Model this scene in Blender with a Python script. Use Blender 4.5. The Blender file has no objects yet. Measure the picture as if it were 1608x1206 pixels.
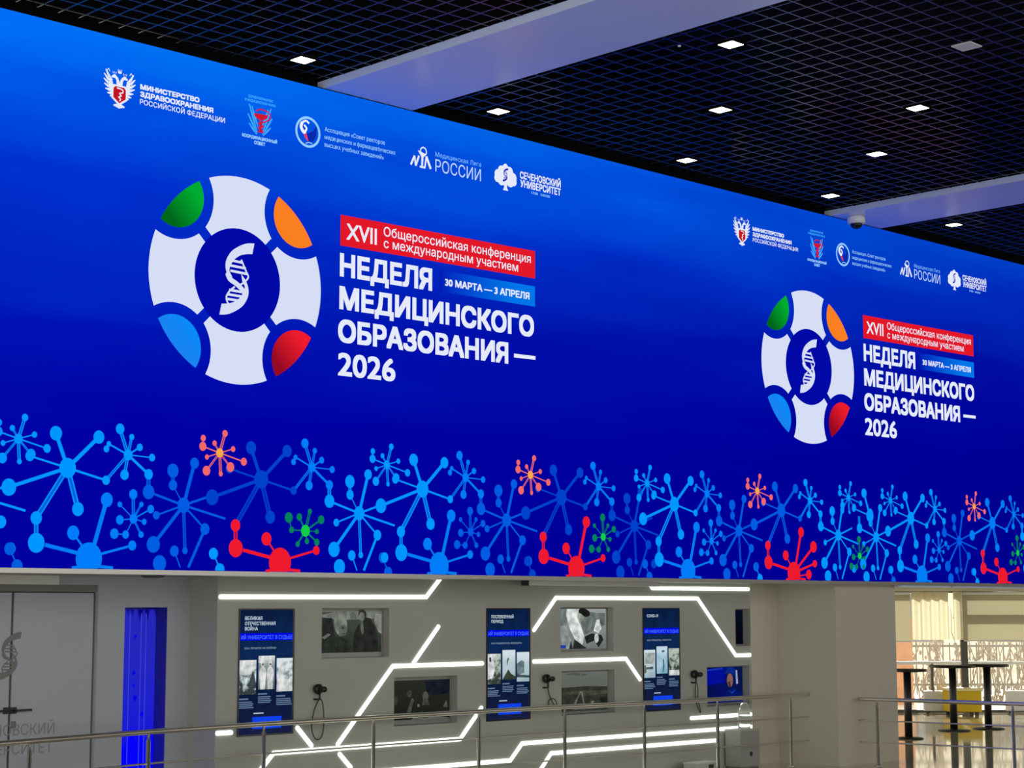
import bpy, bmesh, math, random
from mathutils import Vector, Matrix
from mathutils.geometry import tessellate_polygon, delaunay_2d_cdt
random.seed(7)
S = bpy.context.scene
COL = S.collection
PI = math.pi

# ------------------------------------------------------------------ camera
# X runs along the display wall, Y into it, Z up (metres)
EYE = Vector((0, 0, 1.98))
YAW, PITCH, ROLL, FOC = math.radians(45.50333), math.radians(7.02455), math.radians(-.0737), 2853.9
cam_d = bpy.data.cameras.new('camera')
cam = bpy.data.objects.new('camera', cam_d)
COL.objects.link(cam)
_h = Vector((math.cos(YAW), math.sin(YAW), 0)); _r0 = Vector((math.sin(YAW), -math.cos(YAW), 0)); _z = Vector((0, 0, 1))
_f = _h * math.cos(PITCH) + _z * math.sin(PITCH); _u0 = -_h * math.sin(PITCH) + _z * math.cos(PITCH)
_r = _r0 * math.cos(ROLL) + _u0 * math.sin(ROLL); _u = _u0 * math.cos(ROLL) - _r0 * math.sin(ROLL)
cam.matrix_world = Matrix(((_r.x, _u.x, -_f.x, EYE.x), (_r.y, _u.y, -_f.y, EYE.y), (_r.z, _u.z, -_f.z, EYE.z), (0, 0, 0, 1)))
cam_d.sensor_width = 36.0
cam_d.lens = FOC * 36.0 / 1608.0
cam_d.clip_start = .1; cam_d.clip_end = 300
S.camera = cam

# ------------------------------------------------------------------ world, sun, exposure
wd = bpy.data.worlds.new('daylight'); S.world = wd; wd.use_nodes = True
wd.node_tree.nodes['Background'].inputs[0].default_value = (1.0, .985, .93, 1)
wd.node_tree.nodes['Background'].inputs[1].default_value = 2.0
sun_d = bpy.data.lights.new('sun', 'SUN'); sun_d.energy = 5.5; sun_d.angle = .01; sun_d.color = (1, .97, .88)
sun = bpy.data.objects.new('sun', sun_d); COL.objects.link(sun)
sun.location = (45, 40, 22); sun.rotation_euler = Vector((-.75, -.52, -.42)).to_track_quat('-Z', 'Y').to_euler()
S.view_settings.view_transform = 'Standard'; S.view_settings.look = 'None'
S.view_settings.exposure = 0.0; S.view_settings.gamma = 1.0; S.view_settings.use_curve_mapping = False

# ------------------------------------------------------------------ materials
def lin(c):
    return tuple(((v / 255 / 12.92) if v / 255 <= .04045 else ((v / 255 + .055) / 1.055) ** 2.4) for v in c[:3]) + (1,)
_mats = {}
def pbr(name, rgb, rough=.5, metal=0, bump=0, bscale=40, spec=.5, vary=0, vscale=3):
    if name in _mats: return _mats[name]
    m = bpy.data.materials.new(name); m.use_nodes = True
    nt = m.node_tree; b = nt.nodes['Principled BSDF']
    b.inputs['Base Color'].default_value = lin(rgb); b.inputs['Roughness'].default_value = rough
    b.inputs['Metallic'].default_value = metal; b.inputs['Specular IOR Level'].default_value = spec
    if vary or bump:
        tc = nt.nodes.new('ShaderNodeTexCoord')
    if vary:
        n = nt.nodes.new('ShaderNodeTexNoise'); n.inputs['Scale'].default_value = vscale; n.inputs['Detail'].default_value = 5
        nt.links.new(tc.outputs['Object'], n.inputs['Vector'])
        r = nt.nodes.new('ShaderNodeValToRGB')
        c = lin(rgb)
        r.color_ramp.elements[0].color = tuple(v * (1 - vary) for v in c[:3]) + (1,)
        r.color_ramp.elements[1].color = tuple(min(1, v * (1 + vary)) for v in c[:3]) + (1,)
        r.color_ramp.elements[0].position = .3; r.color_ramp.elements[1].position = .7
        nt.links.new(n.outputs['Fac'], r.inputs['Fac']); nt.links.new(r.outputs['Color'], b.inputs['Base Color'])
    if bump:
        n2 = nt.nodes.new('ShaderNodeTexNoise'); n2.inputs['Scale'].default_value = bscale; n2.inputs['Detail'].default_value = 4
        nt.links.new(tc.outputs['Object'], n2.inputs['Vector'])
        bp = nt.nodes.new('ShaderNodeBump'); bp.inputs['Strength'].default_value = bump; bp.inputs['Distance'].default_value = .01
        nt.links.new(n2.outputs['Fac'], bp.inputs['Height']); nt.links.new(bp.outputs['Normal'], b.inputs['Normal'])
    _mats[name] = m
    return m
def glow(name, rgb, strength=1.0):
    """a surface that gives off light: screen pixels and lamps"""
    if name in _mats: return _mats[name]
    m = bpy.data.materials.new(name); m.use_nodes = True
    nt = m.node_tree; nt.nodes.clear()
    e = nt.nodes.new('ShaderNodeEmission'); o = nt.nodes.new('ShaderNodeOutputMaterial')
    e.inputs[0].default_value = lin(rgb); e.inputs[1].default_value = strength
    nt.links.new(e.outputs[0], o.inputs[0])
    _mats[name] = m
    return m
def tone(rgb):
    """grainy grey of a shown photograph"""
    d = tuple(v * .62 for v in rgb); l = tuple(min(255, v * 1.3) for v in rgb)
    return glow_ramp('photo_tone_%02x%02x%02x' % tuple(int(v) for v in rgb), 2, -5, 5, [(.3, d), (.7, l)], 1, ((1, 1, 1), 14, .7, 0))
def px(rgb):
    return glow('pixels_%02x%02x%02x' % tuple(int(v) for v in rgb), rgb)
def glow_ramp(name, axis, a, b, stops, strength=1.0, noise=None, coord='Object'):
    """screen picture with a colour run along one axis (0=x 2=z), optional soft streaks"""
    if name in _mats: return _mats[name]
    m = bpy.data.materials.new(name); m.use_nodes = True
    nt = m.node_tree; nt.nodes.clear(); N = nt.nodes.new; L = nt.links.new
    e = N('ShaderNodeEmission'); o = N('ShaderNodeOutputMaterial'); e.inputs[1].default_value = strength
    tc = N('ShaderNodeTexCoord'); sx = N('ShaderNodeSeparateXYZ'); L(tc.outputs[coord], sx.inputs[0])
    mr = N('ShaderNodeMapRange'); mr.inputs['From Min'].default_value = a; mr.inputs['From Max'].default_value = b
    if isinstance(axis, tuple):
        v = N('ShaderNodeVectorMath'); v.operation = 'DOT_PRODUCT'; v.inputs[1].default_value = axis
        L(tc.outputs[coord], v.inputs[0]); L(v.outputs['Value'], mr.inputs['Value'])
    else:
        L(sx.outputs[axis], mr.inputs['Value'])
    r = N('ShaderNodeValToRGB')
    while len(r.color_ramp.elements) < len(stops): r.color_ramp.elements.new(.5)
    for el, (p, c) in zip(r.color_ramp.elements, stops): el.position = p; el.color = lin(c)
    fac = mr.outputs[0]
    if noise:
        mp = N('ShaderNodeMapping'); mp.inputs['Rotation'].default_value = (0, math.radians(noise[3]), 0); mp.inputs['Scale'].default_value = noise[0]
        L(tc.outputs[coord], mp.inputs[0])
        n = N('ShaderNodeTexNoise'); n.inputs['Scale'].default_value = noise[1]; n.inputs['Detail'].default_value = 4
        L(mp.outputs[0], n.inputs['Vector'])
        ma = N('ShaderNodeMath'); ma.operation = 'MULTIPLY_ADD'; ma.inputs[1].default_value = noise[2]
        ad = N('ShaderNodeMath'); ad.operation = 'SUBTRACT'; ad.inputs[1].default_value = .5
        L(n.outputs['Fac'], ad.inputs[0]); L(ad.outputs[0], ma.inputs[0]); L(fac, ma.inputs[2]); fac = ma.outputs[0]
    L(fac, r.inputs['Fac']); L(r.outputs[0], e.inputs[0]); L(e.outputs[0], o.inputs[0])
    _mats[name] = m
    return m

# ------------------------------------------------------------------ mesh builder
class MB:
    def __init__(s): s.v = []; s.f = []; s.mi = []; s.mats = []
    def _m(s, m):
        if m not in s.mats: s.mats.append(m)
        return s.mats.index(m)
    def add(s, verts, faces, m):
        k = len(s.v); i = s._m(m); s.v += [tuple(p) for p in verts]
        for f in faces: s.f.append(tuple(k + j for j in f)); s.mi.append(i)
        return s
    def box(s, a, b, m):
        (x0, y0, z0), (x1, y1, z1) = a, b
        return s.add([(x0, y0, z0), (x1, y0, z0), (x1, y1, z0), (x0, y1, z0), (x0, y0, z1), (x1, y0, z1), (x1, y1, z1), (x0, y1, z1)],
                     [(0, 3, 2, 1), (4, 5, 6, 7), (0, 1, 5, 4), (1, 2, 6, 5), (2, 3, 7, 6), (3, 0, 4, 7)], m)
    def obox(s, c, ax, ay, az, hx, hy, hz, m):
        c, ax, ay, az = Vector(c), Vector(ax).normalized(), Vector(ay).normalized(), Vector(az).normalized()
        P = [c + ax * hx * i + ay * hy * j + az * hz * k for k in (-1, 1) for (i, j) in ((-1, -1), (1, -1), (1, 1), (-1, 1))]
        return s.add(P, [(0, 3, 2, 1), (4, 5, 6, 7), (0, 1, 5, 4), (1, 2, 6, 5), (2, 3, 7, 6), (3, 0, 4, 7)], m)
    def tube(s, pts, r, m, n=10, closed=False):
        P = [Vector(p) for p in pts]; rings = []
        up = None
        for i, p in enumerate(P):
            a = P[max(i - 1, 0)] if not closed else P[i - 1]; b = P[min(i + 1, len(P) - 1)] if not closed else P[(i + 1) % len(P)]
            t = (b - a).normalized()
            if up is None:
                up = t.orthogonal().normalized()
            up = (up - t * up.dot(t)).normalized()
            w = t.cross(up)
            rr = r[i] if isinstance(r, (list, tuple)) else r
            rings.append([p + (up * math.cos(2 * PI * k / n) + w * math.sin(2 * PI * k / n)) * rr for k in range(n)])
        V = [q for R in rings for q in R]; F = []
        for i in range(len(P) - (0 if closed else 1)):
            j = (i + 1) % len(P)
            for k in range(n): F.append((i * n + k, i * n + (k + 1) % n, j * n + (k + 1) % n, j * n + k))
        if not closed: F += [tuple(range(n))[::-1], tuple((len(P) - 1) * n + k for k in range(n))]
        return s.add(V, F, m)
    def lathe(s, base, axis, prof, m, n=20):
        base, axis = Vector(base), Vector(axis).normalized(); u = axis.orthogonal().normalized(); w = axis.cross(u)
        V = []; F = []
        for (r, h) in prof:
            for k in range(n): V.append(base + axis * h + (u * math.cos(2 * PI * k / n) + w * math.sin(2 * PI * k / n)) * r)
        for i in range(len(prof) - 1):
            for k in range(n): F.append((i * n + k, i * n + (k + 1) % n, (i + 1) * n + (k + 1) % n, (i + 1) * n + k))
        F += [tuple(range(n))[::-1], tuple((len(prof) - 1) * n + k for k in range(n))]
        return s.add(V, F, m)
    def poly(s, pts, y, m, thick=0):
        """flat outline (x, z) in a wall-parallel plane"""
        T = tessellate_polygon([[Vector((p[0], p[1], 0)) for p in pts]])
        s.add([(p[0], y, p[1]) for p in pts], T, m)
        if thick:
            n = len(pts)
            s.add([(p[0], y, p[1]) for p in pts] + [(p[0], y + thick, p[1]) for p in pts], [(i, (i + 1) % n, n + (i + 1) % n, n + i) for i in range(n)], m)
        return s
    def ell(s, x, z, rx, rz, y, m, n=20, rot=0):
        c, d = math.cos(rot), math.sin(rot)
        return s.poly([(x + rx * math.cos(2 * PI * k / n) * c - rz * math.sin(2 * PI * k / n) * d, z + rx * math.cos(2 * PI * k / n) * d + rz * math.sin(2 * PI * k / n) * c) for k in range(n)], y, m)
    def ring(s, x, z, r0, r1, y, m, n=36):
        V = []
        for k in range(n):
            a = 2 * PI * k / n
            V += [(x + r0 * math.cos(a), y, z + r0 * math.sin(a)), (x + r1 * math.cos(a), y, z + r1 * math.sin(a))]
        return s.add(V, [(2 * k, 2 * k + 1, (2 * k + 3) % (2 * n), (2 * k + 2) % (2 * n)) for k in range(n)], m)
    def seg(s, x0, z0, x1, z1, w, y, m):
        d = Vector((x1 - x0, z1 - z0)); 
        if d.length < 1e-6: return s
        p = Vector((-d.y, d.x)).normalized() * w / 2
        return s.poly([(x0 + p.x, z0 + p.y), (x1 + p.x, z1 + p.y), (x1 - p.x, z1 - p.y), (x0 - p.x, z0 - p.y)], y, m)
    def line(s, pts, w, y, m):
        """ribbon along a polyline with mitred joints, w may be a list"""
        P = [Vector(p) for p in pts]; A = []; B = []
        for i, p in enumerate(P):
            d0 = (p - P[i - 1]).normalized() if i else None; d1 = (P[i + 1] - p).normalized() if i < len(P) - 1 else None
            if d0 is None: d0 = d1
            if d1 is None: d1 = d0
            t = (d0 + d1); t = t.normalized() if t.length > 1e-6 else d0
            n = Vector((-t.y, t.x)); c = max(.35, n.dot(Vector((-d0.y, d0.x))))
            ww = w[i] if isinstance(w, (list, tuple)) else w
            A.append(p + n * ww / 2 / c); B.append(p - n * ww / 2 / c)
        V = [(q.x, y, q.y) for q in A] + [(q.x, y, q.y) for q in B]; k = len(P)
        return s.add(V, [(i, i + 1, k + i + 1, k + i) for i in range(k - 1)], m)
    def text(s, body, x0, x1, z0, cap, y, m, bold=0, only=None):
        V, F, (a, b), capem, wd_ = glyphs(body, bold)
        if only is not None: F = [f for f, q in zip(F, wd_) if q == only]
        kx = (x1 - x0) / (b - a); kz = cap / capem
        return s.add([(x0 + (p[0] - a) * kx, y, z0 + p[1] * kz) for p in V], F, m)
    def build(s, name, parent=None, loc=(0, 0, 0), smooth=False):
        me = bpy.data.meshes.new(name)
        me.from_pydata([tuple(p) for p in s.v], [], s.f); me.update()
        for m in s.mats: me.materials.append(m)
        me.polygons.foreach_set('material_index', s.mi)
        if smooth: me.polygons.foreach_set('use_smooth', [True] * len(s.f))
        o = bpy.data.objects.new(name, me); COL.objects.link(o); o.location = loc
        if parent: o.parent = parent
        return o
_gl = {}
def outline_faces(loops):
    """fill closed outlines by the non-zero winding rule"""
    V = []; E = []
    for L in loops:
        k = len(V); V += [Vector(p) for p in L]; E += [(k + i, k + (i + 1) % len(L)) for i in range(len(L))]
    vo, _, fo, _, _, _ = delaunay_2d_cdt(V, E, [], 0, 1e-5)
    out = []
    for f in fo:
        cx = sum(vo[i].x for i in f) / len(f); cy = sum(vo[i].y for i in f) / len(f); wn = 0
        for L in loops:
            for i in range(len(L)):
                (x0, y0), (x1, y1) = L[i - 1], L[i]
                if (y0 <= cy) != (y1 <= cy):
                    t = (cy - y0) / (y1 - y0)
                    if x0 + t * (x1 - x0) > cx: wn += 1 if y1 > y0 else -1
        if wn: out.append(tuple(f))
    return [(v.x, v.y) for v in vo], out
def glyphs(body, bold):
    """letters as flat faces; bold > 0 thickens every stroke by that much on each side"""
    if (body, bold) in _gl: return _gl[(body, bold)]
    c = bpy.data.curves.new('lettering', 'FONT'); c.body = body
    o = bpy.data.objects.new('lettering', c); COL.objects.link(o); bpy.context.view_layer.update()
    cv = o.to_curve(bpy.context.evaluated_depsgraph_get())
    by = {}
    for sp in cv.splines:
        B = sp.bezier_points; L = []
        for i in range(len(B)):
            p0, p1, p2, p3 = B[i].co, B[i].handle_right, B[(i + 1) % len(B)].handle_left, B[(i + 1) % len(B)].co
            straight = (p1 - p0).cross(p3 - p0).length < 1e-5 and (p2 - p0).cross(p3 - p0).length < 1e-5
            for t in ((0,) if straight else (0, .25, .5, .75)):
                q = p0 * (1 - t) ** 3 + p1 * 3 * t * (1 - t) ** 2 + p2 * 3 * t * t * (1 - t) + p3 * t ** 3
                if not L or (abs(q.x - L[-1][0]) + abs(q.y - L[-1][1])) > 1e-5: L.append((q.x, q.y))
        if len(L) > 2: by.setdefault(sp.character_index, []).append(L)
    o.to_curve_clear(); bpy.data.objects.remove(o); bpy.data.curves.remove(c)
    V = []; F = []; word = []; wi = 0
    gap = {}
    for i, ch in enumerate(body):
        if ch.isspace(): wi += 1
        gap[i] = wi
    for ci, loops in sorted(by.items()):
        wk = gap.get(ci, wi)
        v, f = outline_faces(loops)
        for dx, dy in ([(0, 0)] if bold <= 0 else [(bold * i, bold * j) for i in (-1, 0, 1) for j in (-1, 0, 1)]):
            k = len(V); V += [(x + dx, y + dy) for x, y in v]; F += [tuple(k + i for i in q) for q in f]; word += [wk] * len(f)
    xs = [p[0] for p in V]
    latin = all(ord(ch) < 1024 for ch in body)
    _gl[(body, bold)] = (V, F, (min(xs), max(xs)), (.685 if latin else .728) + max(bold, 0), word)
    return _gl[(body, bold)]

def lettering(name, parent, off, body, *a):
    """one part per word"""
    for k in range(len(body.split())):
        mb = MB().text(body, *a, only=k)
        used = sorted({i for f in mb.f for i in f}); ix = {v: n for n, v in enumerate(used)}
        mb.v = [mb.v[i] for i in used]; mb.f = [tuple(ix[i] for i in f) for f in mb.f]
        mb.build(name, parent, off)
# ------------------------------------------------------------------ things
def tag(o, label, cat, group=None, kind=None):
    o['label'] = label; o['category'] = cat
    if group: o['group'] = group
    if kind: o['kind'] = kind
    return o
def thing(name, label, cat, loc=(0, 0, 0), group=None, rz=0):
    o = bpy.data.objects.new(name, None); COL.objects.link(o); o.location = loc; o.rotation_euler.z = rz
    o.empty_display_size = .2
    return tag(o, label, cat, group)
def struct(mb, name, parent=None, **k):
    o = mb.build(name, parent, **k)
    if not parent: o['kind'] = 'structure'
    return o
def part_label(o, text): o['label'] = text; return o
def copy_tree(o, parent=None):
    c = o.copy(); COL.objects.link(c)
    if parent: c.parent = parent
    for ch in list(o.children): copy_tree(ch, c)
    return c
def arc(cx, cz, r, a0, a1, n):
    return [(cx + r * math.cos(math.radians(a0 + (a1 - a0) * i / n)), cz + r * math.sin(math.radians(a0 + (a1 - a0) * i / n))) for i in range(n + 1)]
def arc3(p, q, r, n=14):
    """points on the circle through p, q, r from p to r"""
    (ax, ay), (bx, by), (cx, cy) = p, q, r
    d = 2 * (ax * (by - cy) + bx * (cy - ay) + cx * (ay - by))
    ux = ((ax * ax + ay * ay) * (by - cy) + (bx * bx + by * by) * (cy - ay) + (cx * cx + cy * cy) * (ay - by)) / d
    uy = ((ax * ax + ay * ay) * (cx - bx) + (bx * bx + by * by) * (ax - cx) + (cx * cx + cy * cy) * (bx - ax)) / d
    R = math.hypot(ax - ux, ay - uy); an = [math.atan2(t[1] - uy, t[0] - ux) for t in (p, q, r)]
    def un(a, b):
        while b - a > PI: b -= 2 * PI
        while b - a < -PI: b += 2 * PI
        return b
    a1 = un(an[0], an[1]); a2 = un(a1, an[2])
    return [(ux + R * math.cos(an[0] + (a2 - an[0]) * i / n), uy + R * math.sin(an[0] + (a2 - an[0]) * i / n)) for i in range(n + 1)]
def smooth_pts(P, n=5, closed=False):
    out = []; k = len(P)
    for i in range(k if closed else k - 1):
        p0, p1, p2, p3 = [P[(i + j) % k] if closed else P[min(max(i + j, 0), k - 1)] for j in (-1, 0, 1, 2)]
        for t in range(n):
            u = t / n
            out.append(tuple(.5 * (2 * b + (c - a) * u + (2 * a - 5 * b + 4 * c - d) * u * u + (3 * b - a - 3 * c + d) * u ** 3) for a, b, c, d in zip(p0, p1, p2, p3)))
    if not closed: out.append(tuple(P[-1]))
    return out

# ================================================================== THE SETTING
M_wall = pbr('painted_wall_grey', (170, 171, 162), .6, bump=.02)
M_wall2 = pbr('plain_wall_beige', (196, 190, 174), .65, bump=.02)
M_left = pbr('painted_wall_cool_grey', (170, 175, 182), .6, bump=.02)
M_beam = pbr('satin_plaster_blue_cast', (206, 220, 250), .26, spec=.9)  # the display's blue cast is mixed into the white base colour
M_soffit = pbr('soffit_grey', (170, 170, 162), .55)
M_black = pbr('matt_black', (5, 5, 6), .9, spec=.1)
M_gridbar = pbr('black_lacquered_bar', (34, 34, 40), .22, spec=.9)
M_alu = pbr('brushed_aluminium', (176, 174, 168), .35, .6)
M_steel = pbr('polished_steel', (226, 220, 210), .3, 1)
M_floor = pbr('beige_floor_tile', (200, 192, 164), .05, spec=.9, vary=.08, vscale=1.2)
M_dark = pbr('dark_joint', (46, 48, 50), .6)
M_plastic = pbr('black_plastic', (12, 12, 13), .4)
M_white = pbr('white_enamel', (225, 225, 222), .4)

WY, SY, DY, CY = 14.63, 13.5, 15.1, 13.69         # exhibition wall, display face, door wall, pier face
SOF = 2.283                                       # underside of the soffit
GZ, BZ = 7.05, 6.985                              # ceiling grid, underside of beams
WIN_H, WIN_R = _h, _r0                            # the far window bay is square to this direction
def bay(d, s, z=0): return Vector((WIN_H.x * d + WIN_R.x * s, WIN_H.y * d + WIN_R.y * s, z))

# floor
struct(MB().box((-9, -9, -.25), (34, 28, 0), M_floor), 'floor')
# ceiling void above the open grid
struct(MB().box((-9, -9, 8.0), (29, 15, 8.2), M_black).box((-9, SY + .12, GZ - .06), (29, SY + .24, 8.0), M_black), 'ceiling')

# open cell ceiling, one lattice per bay between the beams
def lattice(name, x0, x1, y0, y1, px0, py0):
    mb = MB(); h = .010; w = .006; p = .2005
    x = px0 - math.floor((px0 - x0) / p) * p
    while x < x1:
        if x > x0 + .02 and x < x1 - .02: mb.box((x - w, y0, GZ), (x + w, y1, GZ + h), M_gridbar)
        x += p
    y = py0 - math.floor((py0 - y0) / p) * p
    while y < y1 - .02:
        mb.box((x0, y - w, GZ + .0003), (x1, y + w, GZ + h - .0003), M_gridbar); y += p
    return struct(mb, name)
lattice('ceiling_grid', 4.4, 10.70, 5.0, SY - .02, 8.997, 12.368)
lattice('ceiling_grid', 11.87, 19.01, 3.4, SY - .02, 12.278, 11.713)
lattice('ceiling_grid', 20.15, 27.0, 5.0, SY - .02, 20.30, 11.713)
for i, (a, b) in enumerate(((10.715, 11.855), (19.025, 20.14))):
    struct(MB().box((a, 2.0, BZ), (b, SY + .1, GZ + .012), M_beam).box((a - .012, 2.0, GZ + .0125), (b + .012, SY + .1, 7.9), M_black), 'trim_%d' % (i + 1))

# exhibition wall with shallow niches
NICHES = [(11.665, 12.563, 1.473, 1.98), (12.638, 13.54, .752, 1.256), (15.152, 16.05, 1.48, 1.985),
          (15.162, 16.066, .76, 1.258), (17.77, 18.62, .76, 1.248), (18.35, 18.645, 1.495, 1.965)]
def wall_with_niches(mb, x0, x1, z0, z1, y, holes, depth, m, mside):
    xs = sorted({x0, x1, *[v for h in holes for v in h[:2]]}); zs = sorted({z0, z1, *[v for h in holes for v in h[2:]]})
    for i in range(len(xs) - 1):
        for j in range(len(zs) - 1):
            cx, cz = (xs[i] + xs[i + 1]) / 2, (zs[j] + zs[j + 1]) / 2
            if any(a < cx < b and c < cz < d for a, b, c, d in holes): continue
            mb.add([(xs[i], y, zs[j]), (xs[i + 1], y, zs[j]), (xs[i + 1], y, zs[j + 1]), (xs[i], y, zs[j + 1])], [(0, 1, 2, 3)], m)
    for a, b, c, d in holes:
        V = [(a, y, c), (b, y, c), (b, y, d), (a, y, d)] + [(q, y + depth, w) for q, w in ((a, c), (b, c), (b, d), (a, d))]
        mb.add(V, [(0, 4, 5, 1), (1, 5, 6, 2), (2, 6, 7, 3), (3, 7, 4, 0), (4, 7, 6, 5)], mside)
mb = MB()
wall_with_niches(mb, 10.377, 18.645, 0, SOF + .05, WY, NICHES, .13, M_wall, M_wall)
mb.box((10.377, WY + .14, 0), (18.645, DY + .6, SOF + .05), M_wall)                 # body of the wall
mb.add([(10.377, WY, 0), (10.377, WY + .14, 0), (10.377, WY + .14, SOF + .05), (10.377, WY, SOF + .05)], [(0, 1, 2, 3)], M_wall)
struct(mb, 'wall_rear')
# plain return and pier at the right end of the exhibition wall
struct(MB().box((18.647, WY - .012, 0), (19.3, DY + .6, SOF + .05), M_wall2).box((19.2, CY, 0), (20.53, DY + .6, SOF + .05), M_wall2), 'wall_right')
# door wall on the left, with a deep lit niche and a recessed double door
NX0, NX1, NZ1 = 9.64, 10.12, 1.99
DX0, DX1, DZ1 = 7.60, 9.335, 2.125
mb = MB()
def quad(mb, x0, x1, z0, z1, y, m): mb.add([(x0, y, z0), (x1, y, z0), (x1, y, z1), (x0, y, z1)], [(0, 1, 2, 3)], m)
quad(mb, 4, DX0 - .02, 0, SOF + .1, DY, M_left); quad(mb, DX0 - .02, DX1 + .012, 2.2, SOF + .1, DY, M_left)
quad(mb, DX1 + .012, NX0, 0, SOF + .1, DY, M_left); quad(mb, NX0, NX1, NZ1, SOF + .1, DY, M_left); quad(mb, NX1, 10.38, 0, SOF + .1, DY, M_left)
mb.add([(DX1 + .012, DY, 0), (DX1 + .012, DY + .1, 0), (DX1 + .012, DY + .1, 2.2), (DX1 + .012, DY, 2.2)], [(0, 1, 2, 3)], M_left)
mb.add([(DX0 - .02, DY, 2.2), (DX1 + .012, DY, 2.2), (DX1 + .012, DY + .1, 2.2), (DX0 - .02, DY + .1, 2.2)], [(0, 1, 2, 3)], M_left)
ND = .27; M_niche_spill = pbr('niche_wall_blue_spill', (52, 52, 158), .4)  # blue spill from the bubble panel is put into the niche wall colour
mb.add([(NX0, DY, 0), (NX0, DY, NZ1), (NX0, DY + ND, NZ1), (NX0, DY + ND, 0)], [(0, 1, 2, 3)], M_niche_spill)
mb.add([(NX1, DY, 0), (NX1, DY, NZ1), (NX1, DY + ND, NZ1), (NX1, DY + ND, 0)], [(0, 1, 2, 3)], M_niche_spill)
mb.add([(NX0, DY, NZ1), (NX1, DY, NZ1), (NX1, DY + ND, NZ1), (NX0, DY + ND, NZ1)], [(0, 1, 2, 3)], M_niche_spill)
mb.add([(NX0, DY + ND, 0), (NX1, DY + ND, 0), (NX1, DY + ND, NZ1), (NX0, DY + ND, NZ1)], [(0, 1, 2, 3)], M_niche_spill)
mb.box((4, DY + .35, 0), (10.376, DY + .6, SOF + .1), M_left)
struct(mb, 'wall_left')
struct(MB().box((DX0 - .02, DY + .03, 2.135), (DX1 + .01, DY + .09, 2.2), pbr('door_header_grey', (120, 122, 116), .6)), 'trim_3')
# double door
M_door = pbr('door_leaf_grey', (168, 172, 182), .45)
door = MB().box((8.492, DY + .05, .005), (DX1 - .008, DY + .09, DZ1), M_door).build('door_1'); door['kind'] = 'structure'
dl = MB().box((DX0, DY + .05, .005), (8.468, DY + .09, DZ1), M_door).build('door_2'); dl['kind'] = 'structure'
struct(MB().box((DX0 - .018, DY + .092, 0), (DX1 + .01, DY + .1, 2.134), M_dark), 'trim_4')
M_etch = pbr('etched_lettering', (132, 133, 136), .5); M_etch2 = pbr('etched_emblem', (112, 114, 114), .5)
for leaf, x, sgn in ((door, 8.515, 1), (dl, 8.445, -1)):
    mb = MB().box((x - .03, DY + .035, 1.03), (x + .03, DY + .05, 1.09), M_dark)
    mb.tube([(x, DY + .04, 1.06), (x, DY - .02, 1.06), (x + .05 * sgn, DY - .025, 1.062), (x + .15 * sgn, DY - .02, 1.062)], .011, M_dark, 8)
    mb.build('door_handle', leaf)
MB().box((8.50, DY + .04, .90), (8.545, DY + .05, .965), M_etch2).build('lock_plate', door)
# upper building volume behind the display, soffit, unseen right wall added to block sun
struct(MB().box((4, SY + .1, SOF), (27.5, DY + .55, SOF + .16), M_soffit).box((10.38, SY + .13, SOF + .16), (27.5, DY + .5, GZ - .07), M_black), 'ceiling_soffit')
struct(MB().box((29, -9, 0), (29.2, SY, 8), M_wall2), 'wall_sun_block')

# ================================================================== THE LED DISPLAY
X0, X1, Z0, Z1 = 5.2, 27.2, 2.312, 6.975
led = thing('led_screen', 'huge blue LED video wall spanning the hall above the exhibition wall', 'screen', (0, SY, 0))
led.location = (0, 0, 0)
bg = glow_ramp('display_picture', 2, Z0, Z1, [(0, (0, 0, 158)), (.22, (0, 0, 164)), (.45, (0, 18, 178)), (.68, (0, 48, 205)), (.86, (0, 82, 228)), (1, (0, 112, 246))],
               1.0, ((.16, 1, 1.1), 1.6, .30, 14))
# the picture is deeper blue towards its far end
nt = bg.node_tree
sx = [n for n in nt.nodes if n.type == 'SEPXYZ'][0]; rp = [n for n in nt.nodes if n.type == 'VALTORGB'][0]; em = [n for n in nt.nodes if n.type == 'EMISSION'][0]
mr = nt.nodes.new('ShaderNodeMapRange'); mr.inputs['From Min'].default_value = 8; mr.inputs['From Max'].default_value = 23
mr.inputs['To Min'].default_value = 0; mr.inputs['To Max'].default_value = .20
sb = nt.nodes.new('ShaderNodeMath'); sb.operation = 'SUBTRACT'
nt.links.new(sx.outputs[0], mr.inputs['Value']); nt.links.new(rp.inputs['Fac'].links[0].from_socket, sb.inputs[0]); nt.links.new(mr.outputs[0], sb.inputs[1]); nt.links.new(sb.outputs[0], rp.inputs['Fac'])
m2 = nt.nodes.new('ShaderNodeMapRange'); m2.inputs['From Min'].default_value = 8; m2.inputs['From Max'].default_value = 24; m2.inputs['To Min'].default_value = 1; m2.inputs['To Max'].default_value = .8
nt.links.new(sx.outputs[0], m2.inputs['Value']); nt.links.new(m2.outputs[0], em.inputs[1])
MB().box((X0, SY, Z0), (X1, SY + .09, Z1), bg).build('display_panel', led)
part_label(MB().box((X0, SY - .006, Z0 - .042), (X1, SY + .098, Z0 - .001), M_alu).build('bottom_trim', led), 'grey metal trim under the lit picture')
MB().box((X0, SY + .002, Z1 + .001), (X1, SY + .09, Z1 + .008), M_black).build('top_trim', led)

WHITE = px((214, 222, 246)); PURE = px((228, 234, 250)); RED = px((226, 24, 40)); DEEP = px((0, 20, 176))
TD = 8.745
BX, BZc, BR = 9.737, 4.973, .965
yA, yB, yC = SY - .003, SY - .005, SY - .007
def rot4(P, k):
    c, s = [(1, 0), (0, 1), (-1, 0), (0, -1)][k]
    return [(x * c - z * s, x * s + z * c) for x, z in P]
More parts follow.
